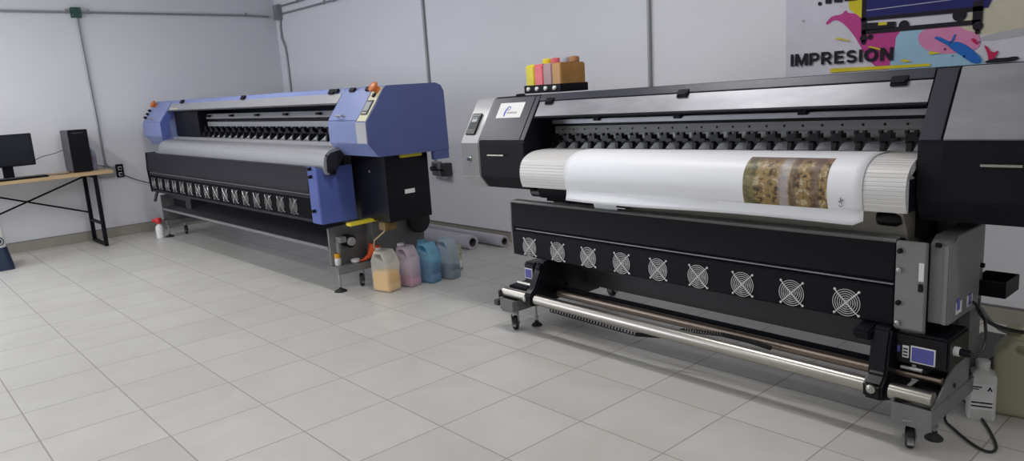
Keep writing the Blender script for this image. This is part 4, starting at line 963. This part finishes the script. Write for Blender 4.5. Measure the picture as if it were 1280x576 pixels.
# ------------------------------------------------------------------ paper rolls on the floor by the back wall
def paper_roll(xe, yc_, R, L, label, ri=.62):
    r = empty('paper_roll', (xe, yc_, 0), label, 'paper roll', 0, 'paper rolls on the floor')
    prof_o = [(R*ri, 0), (R*.985, 0), (R, -.004), (R, -L), (R*ri, -L)]
    m = MB(); n = 32
    vs_ = []
    for rr, hh in prof_o:
        for j in range(n):
            a = 2*PI*j/n; vs_.append((hh, rr*math.cos(a), R+rr*math.sin(a)))
    fs_ = [(i*n+j, i*n+(j+1) % n, (i+1)*n+(j+1) % n, (i+1)*n+j) for i in range(4) for j in range(n)]
    m.add(vs_, fs_); m.build('wound_paper', 'paper_roll', r)
    m = MB(); vs_ = []; pr_ = [(R*ri*.86, .004), (R*ri, .004), (R*ri, -L), (R*ri*.86, -L), (R*ri*.86, .004)]
    for rr, hh in pr_:
        for j in range(n):
            a = 2*PI*j/n; vs_.append((hh, rr*math.cos(a), R+rr*math.sin(a)))
    m.add(vs_, [(i*n+j, i*n+(j+1) % n, (i+1)*n+(j+1) % n, (i+1)*n+j) for i in range(4) for j in range(n)])
    m.build('core_tube', 'cardboard', r)
    return r
M['cardboard'] = plain('dark_cardboard', (.13, .11, .10), .8, noise=.1)
paper_roll(-5.44, 4.30, .068, 1.25, 'front thicker pale paper roll lying on the floor beside the jugs')
paper_roll(-5.25, 4.54, .055, 1.5, 'rear thinner pale paper roll lying against the back wall')
m = MB(); nx = 10; P = [(-5.93, 3.93), (-5.36, 4.02), (-5.40, 4.215), (-5.93, 4.215)]
vs_ = []
for j in range(nx+1):
    for i in range(nx+1):
        u, v = i/nx, j/nx; a = Vector(P[0]).lerp(Vector(P[1]), u); b_ = Vector(P[3]).lerp(Vector(P[2]), u); p = a.lerp(b_, v)
        vs_.append((p.x, p.y, .0015+.003*math.sin(u*4)*math.sin(v*3)))
m.add(vs_, [(j*(nx+1)+i, j*(nx+1)+i+1, (j+1)*(nx+1)+i+1, (j+1)*(nx+1)+i) for j in range(nx) for i in range(nx)])
o = m.build('paper_sheet', 'paper_roll'); sm_ = o.modifiers.new('thickness', 'SOLIDIFY'); sm_.thickness = .001; sm_.offset = 1
tag(o, 'loose pale paper sheet on the floor in front of the paper rolls', 'paper sheet')
o = small_bottle('small_bottle', (-4.93, 3.70, 0), 1., 'sh_yel', 'sh_yel', 'small yellowish bottle behind the last jug near the paper rolls'); o.scale = (2.6, 2.6, 2.6)

# ------------------------------------------------------------------ right corner: bottle, big jug, cables
def rrect(hx, hy, r, n=5):
    pts = []
    for cx, cy, a0 in ((hx-r, hy-r, 0), (-hx+r, hy-r, 90), (-hx+r, -hy+r, 180), (hx-r, -hy+r, 270)):
        for k in range(n+1):
            a = math.radians(a0+90*k/n); pts.append((cx+r*math.cos(a), cy+r*math.sin(a)))
    return pts
def loft(secs):
    m = MB(); n = None; vs_ = []
    for (hx, hy, r, z) in secs:
        p = rrect(hx, hy, r); n = len(p); vs_ += [(x, y, z) for x, y in p]
    fs_ = [(i*n+j, i*n+(j+1) % n, (i+1)*n+(j+1) % n, (i+1)*n+j) for i in range(len(secs)-1) for j in range(n)]
    fs_ += [tuple(range(n))[::-1], tuple(range((len(secs)-1)*n, len(secs)*n))]
    return m.add(vs_, fs_)
M['hdpe'] = plain('white_bottle_plastic', (.62, .62, .60), .4, noise=.03)
wb = empty('solvent_bottle', (-.895, 3.375, 0), 'white square bottle with printed label and white cap by printer right foot', 'bottle', math.radians(20))
loft([(.048, .040, .014, 0), (.052, .044, .016, .006), (.052, .044, .016, .185), (.048, .040, .016, .200), (.030, .028, .014, .212), (.021, .021, .012, .218), (.021, .021, .012, .225)]).build('bottle_body', 'hdpe', wb)
MB().lathe([(.026, .222), (.027, .226), (.027, .250), (.024, .254)], n=22).build('cap', 'hdpe', wb)
MB().box(-.040, .040, -.0462, -.0438, .05, .165).build('bottle_label', 'label_white', wb)
m = MB(); m.box(-.038, .038, -.0475, -.046, .078, .084); m.box(-.038, .038, -.0475, -.046, .062, .068); m.box(-.036, -.002, -.0475, -.046, .147, .152); m.box(-.036, -.012, -.0475, -.046, .138, .142)
m.prism([(.016, .135), (.026, .155), (.036, .135), (.030, .135), (.026, .144), (.022, .135)], -.0475, -.046, 'y'); m.build('label_print', 'black', wb)
jug((-.775, 3.53, 0), math.radians(12), .235, .17, .345, M['sh_yel'], 'liq_pale', .72, 'large yellowish plastic jug behind the white solvent bottle at right', M['sh_yel'], -.22, .03)

def cable(pts, r, label, mat='cable', cat='cable', name='power_cable'):
    P = []
    n = len(pts)
    for i in range(n-1):
        p0, p1, p2, p3 = [Vector(pts[max(0, min(n-1, i+k))]) for k in (-1, 0, 1, 2)]
        for k in range(8):
            t_ = k/8; P.append(.5*((2*p1)+(-p0+p2)*t_+(2*p0-5*p1+4*p2-p3)*t_*t_+(-p0+3*p1-3*p2+p3)*t_**3))
    P.append(Vector(pts[-1]))
    o = MB().tube(P, r, 8).build(name, mat); tag(o, label, cat); return o
cable([b2w(2.386, .12, .24), (-.955, 3.20, .12), (-.985, 3.235, .03), (-.975, 3.22, .008), (-.945, 3.185, .008), (-.845, 3.088, .008), (-.775, 3.052, .008), (-.765, 3.12, .008), (-.858, 3.308, .008), (-.948, 3.435, .010), (-1.02, 3.50, .012)], .0055, 'black cable looping on the floor under the black printer right foot')
cable([b2w(2.36, .43, .515)[:2]+(.51,), (-.93, 3.40, .46), (-.90, 3.42, .41), (-.84, 3.44, .385), (-.74, 3.46, .38), (-.55, 3.5, .42), (-.35, 3.6, .5)], .008, 'thick black cable sagging from the side tray above the yellowish jug')
cable([b2w(2.352, .50, .46)[:2]+(.45,), (-.88, 3.48, .37), (-.83, 3.50, .35), (-.80, 3.52, .352)], .006, 'grey hose running down into the yellowish jug', 'grey_light', 'hose', 'drain_hose')
cable([(-9.93, 2.46, .76), (-9.93, 2.62, .67), (-9.9, 2.80, .60), (-9.75, 3.0, .56), (-9.5, 3.1, .55), (-9.335, 3.2, .56)], .006, 'thin black cable from the wall socket to the blue printer')

# ------------------------------------------------------------------ desk
dk = empty('desk', (-9.65, 1.45, 0), 'desk with light wood top and black metal frame with crossed braces', 'desk')
DO = (-9.65, 1.45, 0)
MB().box(-9.915, -9.33, .66, 2.235, .825, .862).build('desk_top', 'wood', dk, bevel=.003, off=DO)
for y in (2.05, .82):
    f = MB()
    f.box(-9.395, -9.355, y-.02, y+.02, 0, .825); f.box(-9.915, -9.875, y-.02, y+.02, 0, .825)
    f.box(-9.875, -9.395, y-.018, y+.018, .002, .038); f.box(-9.875, -9.395, y-.014, y+.014, .25, .28); f.box(-9.875, -9.395, y-.018, y+.018, .79, .825)
    f.build('leg_frame', 'black', dk, bevel=.002, off=DO)
MB().tube([(-9.88, 2.03, .78), (-9.88, .84, .36)], .010, 8).build('brace', 'black', dk, off=DO)
MB().tube([(-9.86, 2.03, .36), (-9.86, .84, .78)], .010, 8).build('brace', 'black', dk, off=DO)

ZD = .8625
mn = empty('monitor', (-9.60, 1.28, ZD), 'black flat screen monitor standing on the desk', 'monitor', math.radians(4))
MB().box(-.012, .016, -.29, .265, .13, .478).build('screen_housing', 'black', mn, bevel=.006)
M['screen'] = plain('dark_screen', (.018, .02, .026), .16, noise=.05)
MB().box(.016, .0172, -.278, .253, .148, .468).build('screen_panel', 'screen', mn)
MB().box(-.05, -.012, -.05, .05, .0, .30).build('stand_neck', 'black', mn, bevel=.004)
MB().prism([(-.10, -.12), (.09, -.13), (.11, 0), (.09, .13), (-.10, .12)], 0, .012, 'z').build('stand_base', 'black_gloss', mn, bevel=.004)
kb = empty('keyboard', (-9.412, 1.36, ZD), 'flat black keyboard on the desk in front of the monitor', 'keyboard', math.radians(3))
MB().box(-.075, .075, -.22, .24, .0, .018).build('keyboard_body', 'black', kb, bevel=.004)
m = MB()
for r_ in range(5):
    for c2 in range(16): m.box(-.065+r_*.026, -.043+r_*.026, -.208+c2*.0275, -.184+c2*.0275, .018, .023)
m.build('keys', 'grey_dark', kb, bevel=.0015, seg=1)
pc = empty('computer_tower', (-9.68, 1.97, ZD), 'black desktop computer tower standing on the desk', 'computer')
MB().box(-.20, .17, -.095, .100, .008, .475).build('case', 'charcoal', pc, bevel=.004)
MB().box(.17, .195, -.097, .102, .006, .478).build('front_panel', 'black_gloss', pc, bevel=.006)
MB().box(.195, .198, -.055, .055, .435, .447).build('front_badge_strip', 'grey_dark', pc)
for yy in (-.07, .07):
    for xx in (-.16, .14): MB().lathe([(.012, 0), (.012, .010)], (xx, yy, 0), 10).build('rubber_foot', 'rubber', pc)
wbt = empty('water_bottle', (-9.70, 2.135, ZD), 'clear plastic water bottle behind the computer tower', 'bottle')
M['pet'] = plastic_shell('clear_bottle_plastic', (.55, .57, .66), .55)
MB().lathe([(.028, 0), (.032, .008), (.030, .08), (.032, .085), (.032, .17), (.026, .20), (.014, .225), (.014, .24)], n=20).build('bottle_body', 'pet', wbt)
MB().lathe([(.016, .236), (.016, .255), (.013, .257)], n=16).build('cap', 'label_white', wbt)
M['bottle_lab'] = plain('mauve_bottle_label', (.30, .22, .36), .5, noise=.15, nscale=30)
MB().lathe([(.0328, .095), (.0328, .155)], n=20).build('bottle_label', 'bottle_lab', wbt)
cable([(-9.62, 1.33, ZD+.2), (-9.80, 1.52, ZD+.16), (-9.85, 1.66, ZD+.20), (-9.87, 1.78, ZD+.22), (-9.89, 1.88, ZD+.25)], .004, 'thin black cable from the monitor to the computer tower')
cable([(-9.50, 1.58, ZD+.006), (-9.50, 1.68, ZD+.006), (-9.46, 1.76, ZD+.006), (-9.52, 1.84, ZD+.006), (-9.62, 1.86, ZD+.006)], .004, 'thin black keyboard cable lying on the desk top')
cable([(-9.89, 2.02, ZD+.12), (-9.93, 2.2, .90), (-9.935, 2.36, .86), (-9.935, 2.45, .83)], .005, 'black power cable from the computer tower to the wall socket')

# white and navy appliance at the left edge
ap_ = empty('floor_appliance', (-9.10, .90, 0), 'white and navy plastic appliance with round navy badge under the desk end', 'appliance', math.radians(-6))
loft([(.20, .205, .05, 0), (.20, .205, .05, .02), (.175, .175, .05, .20), (.172, .170, .05, .235)]).build('navy_base', 'navy', ap_, bevel=0)
loft([(.170, .165, .05, .2355), (.172, .168, .06, .30), (.165, .160, .06, .44), (.145, .14, .06, .52), (.11, .10, .06, .55)]).build('white_body', 'label_white', ap_)
m = MB().lathe([(.045, 0), (.045, .008), (.030, .012)], (.168, .11, .30), 22, 'x'); bd = m.build('round_badge', 'navy', ap_)
MB().ring((.181, .11, .30), .030, .003, 'x').build('badge_ring', 'label_white', bd)

# ------------------------------------------------------------------ ceiling lamps
M['lamp'] = plain('lamp_diffuser', (.9, .9, .9), .4, emis=(1, 1, 1), estr=6.)
first = None
LAMPS = [(-6.3, 2.2), (-7.9, .1), (-2.9, 2.6), (-3.4, -.6), (1.0, 2.2), (1.0, -.9)]  # the lamp nearest the left wall is added to brighten that wall
ll = ['over the blue printer', 'added unseen at the front left to brighten the left wall', 'over the black printer', 'in front of the black printer', 'by the back wall at the right', 'at the front right of the room']
for (x, y), w_ in zip(LAMPS, ll):
    if first is None:
        r = empty('ceiling_light', (x, y, ZC), '', 'ceiling light', 0, 'ceiling lights'); first = r
        MB().box(-.62, .62, -.09, .09, -.045, 0).build('housing', 'label_white', r, bevel=.005)
        MB().box(-.60, .60, -.075, .075, -.055, -.045).build('diffuser', 'lamp', r)
    else:
        r = copy_tree(first); r.location = (x, y, ZC)
    r['label'] = 'long white ceiling light fixture '+w_
    L = bpy.data.lights.new('ceiling_lamp', 'AREA'); L.shape = 'RECTANGLE'; L.size = 1.2; L.size_y = .16; L.color = (1., .985, .97)
    L.energy = 45 if x < -7 else (35 if x < -5 else (41 if x < 0 else 30))
    lo = bpy.data.objects.new('ceiling_lamp', L); C.objects.link(lo); lo.location = (x, y, ZC-.07)
# bluish daylight lamp added at the unseen front left to brighten the left wall
L = bpy.data.lights.new('daylight', 'AREA'); L.shape = 'RECTANGLE'; L.size = 3.2; L.size_y = 2.0; L.color = (.86, .92, 1.0); L.energy = 160
lo = bpy.data.objects.new('daylight', L); C.objects.link(lo); lo.location = (-7.8, YF+.05, 1.6); lo.rotation_euler = (math.radians(90), 0, 0)
wf = struct(MB().box(-9.45, -6.15, YF-.01, YF+.02, .55, 2.65).build('added_window_1', 'lamp_window' if 'lamp_window' in M else 'label_white'))  # unseen plain white plate, added as a window behind the daylight lamp

w = bpy.data.worlds.new('world'); bpy.context.scene.world = w; w.use_nodes = True
w.node_tree.nodes['Background'].inputs[0].default_value = (.6, .65, .7, 1); w.node_tree.nodes['Background'].inputs[1].default_value = .3

# ------------------------------------------------------------------ camera
F, YAW, PITCH, ROLL, HC = 921.9606, .8464346, .1900493, -.0635411, 1.4908655
cy, sy_ = math.cos(YAW), math.sin(YAW)
fwd = Vector((-sy_*math.cos(PITCH), cy*math.cos(PITCH), -math.sin(PITCH))); right = Vector((cy, sy_, 0)); up = right.cross(fwd)
c_, s_ = math.cos(ROLL), math.sin(ROLL)
r2 = c_*right+s_*up; u2 = -s_*right+c_*up
cd = bpy.data.cameras.new('camera'); cd.sensor_width = 36; cd.sensor_fit = 'HORIZONTAL'; cd.lens = F/1280*36; cd.clip_start = .05
cam = bpy.data.objects.new('camera', cd); C.objects.link(cam)
mw = Matrix((( r2.x, u2.x, -fwd.x, 0), (r2.y, u2.y, -fwd.y, 0), (r2.z, u2.z, -fwd.z, HC), (0, 0, 0, 1)))
cam.matrix_world = mw
sc_ = bpy.context.scene; sc_.camera = cam
sc_.view_settings.view_transform = 'Standard'; sc_.view_settings.look = 'None'; sc_.view_settings.gamma = 1; sc_.view_settings.use_curve_mapping = False
sc_.view_settings.exposure = -.62
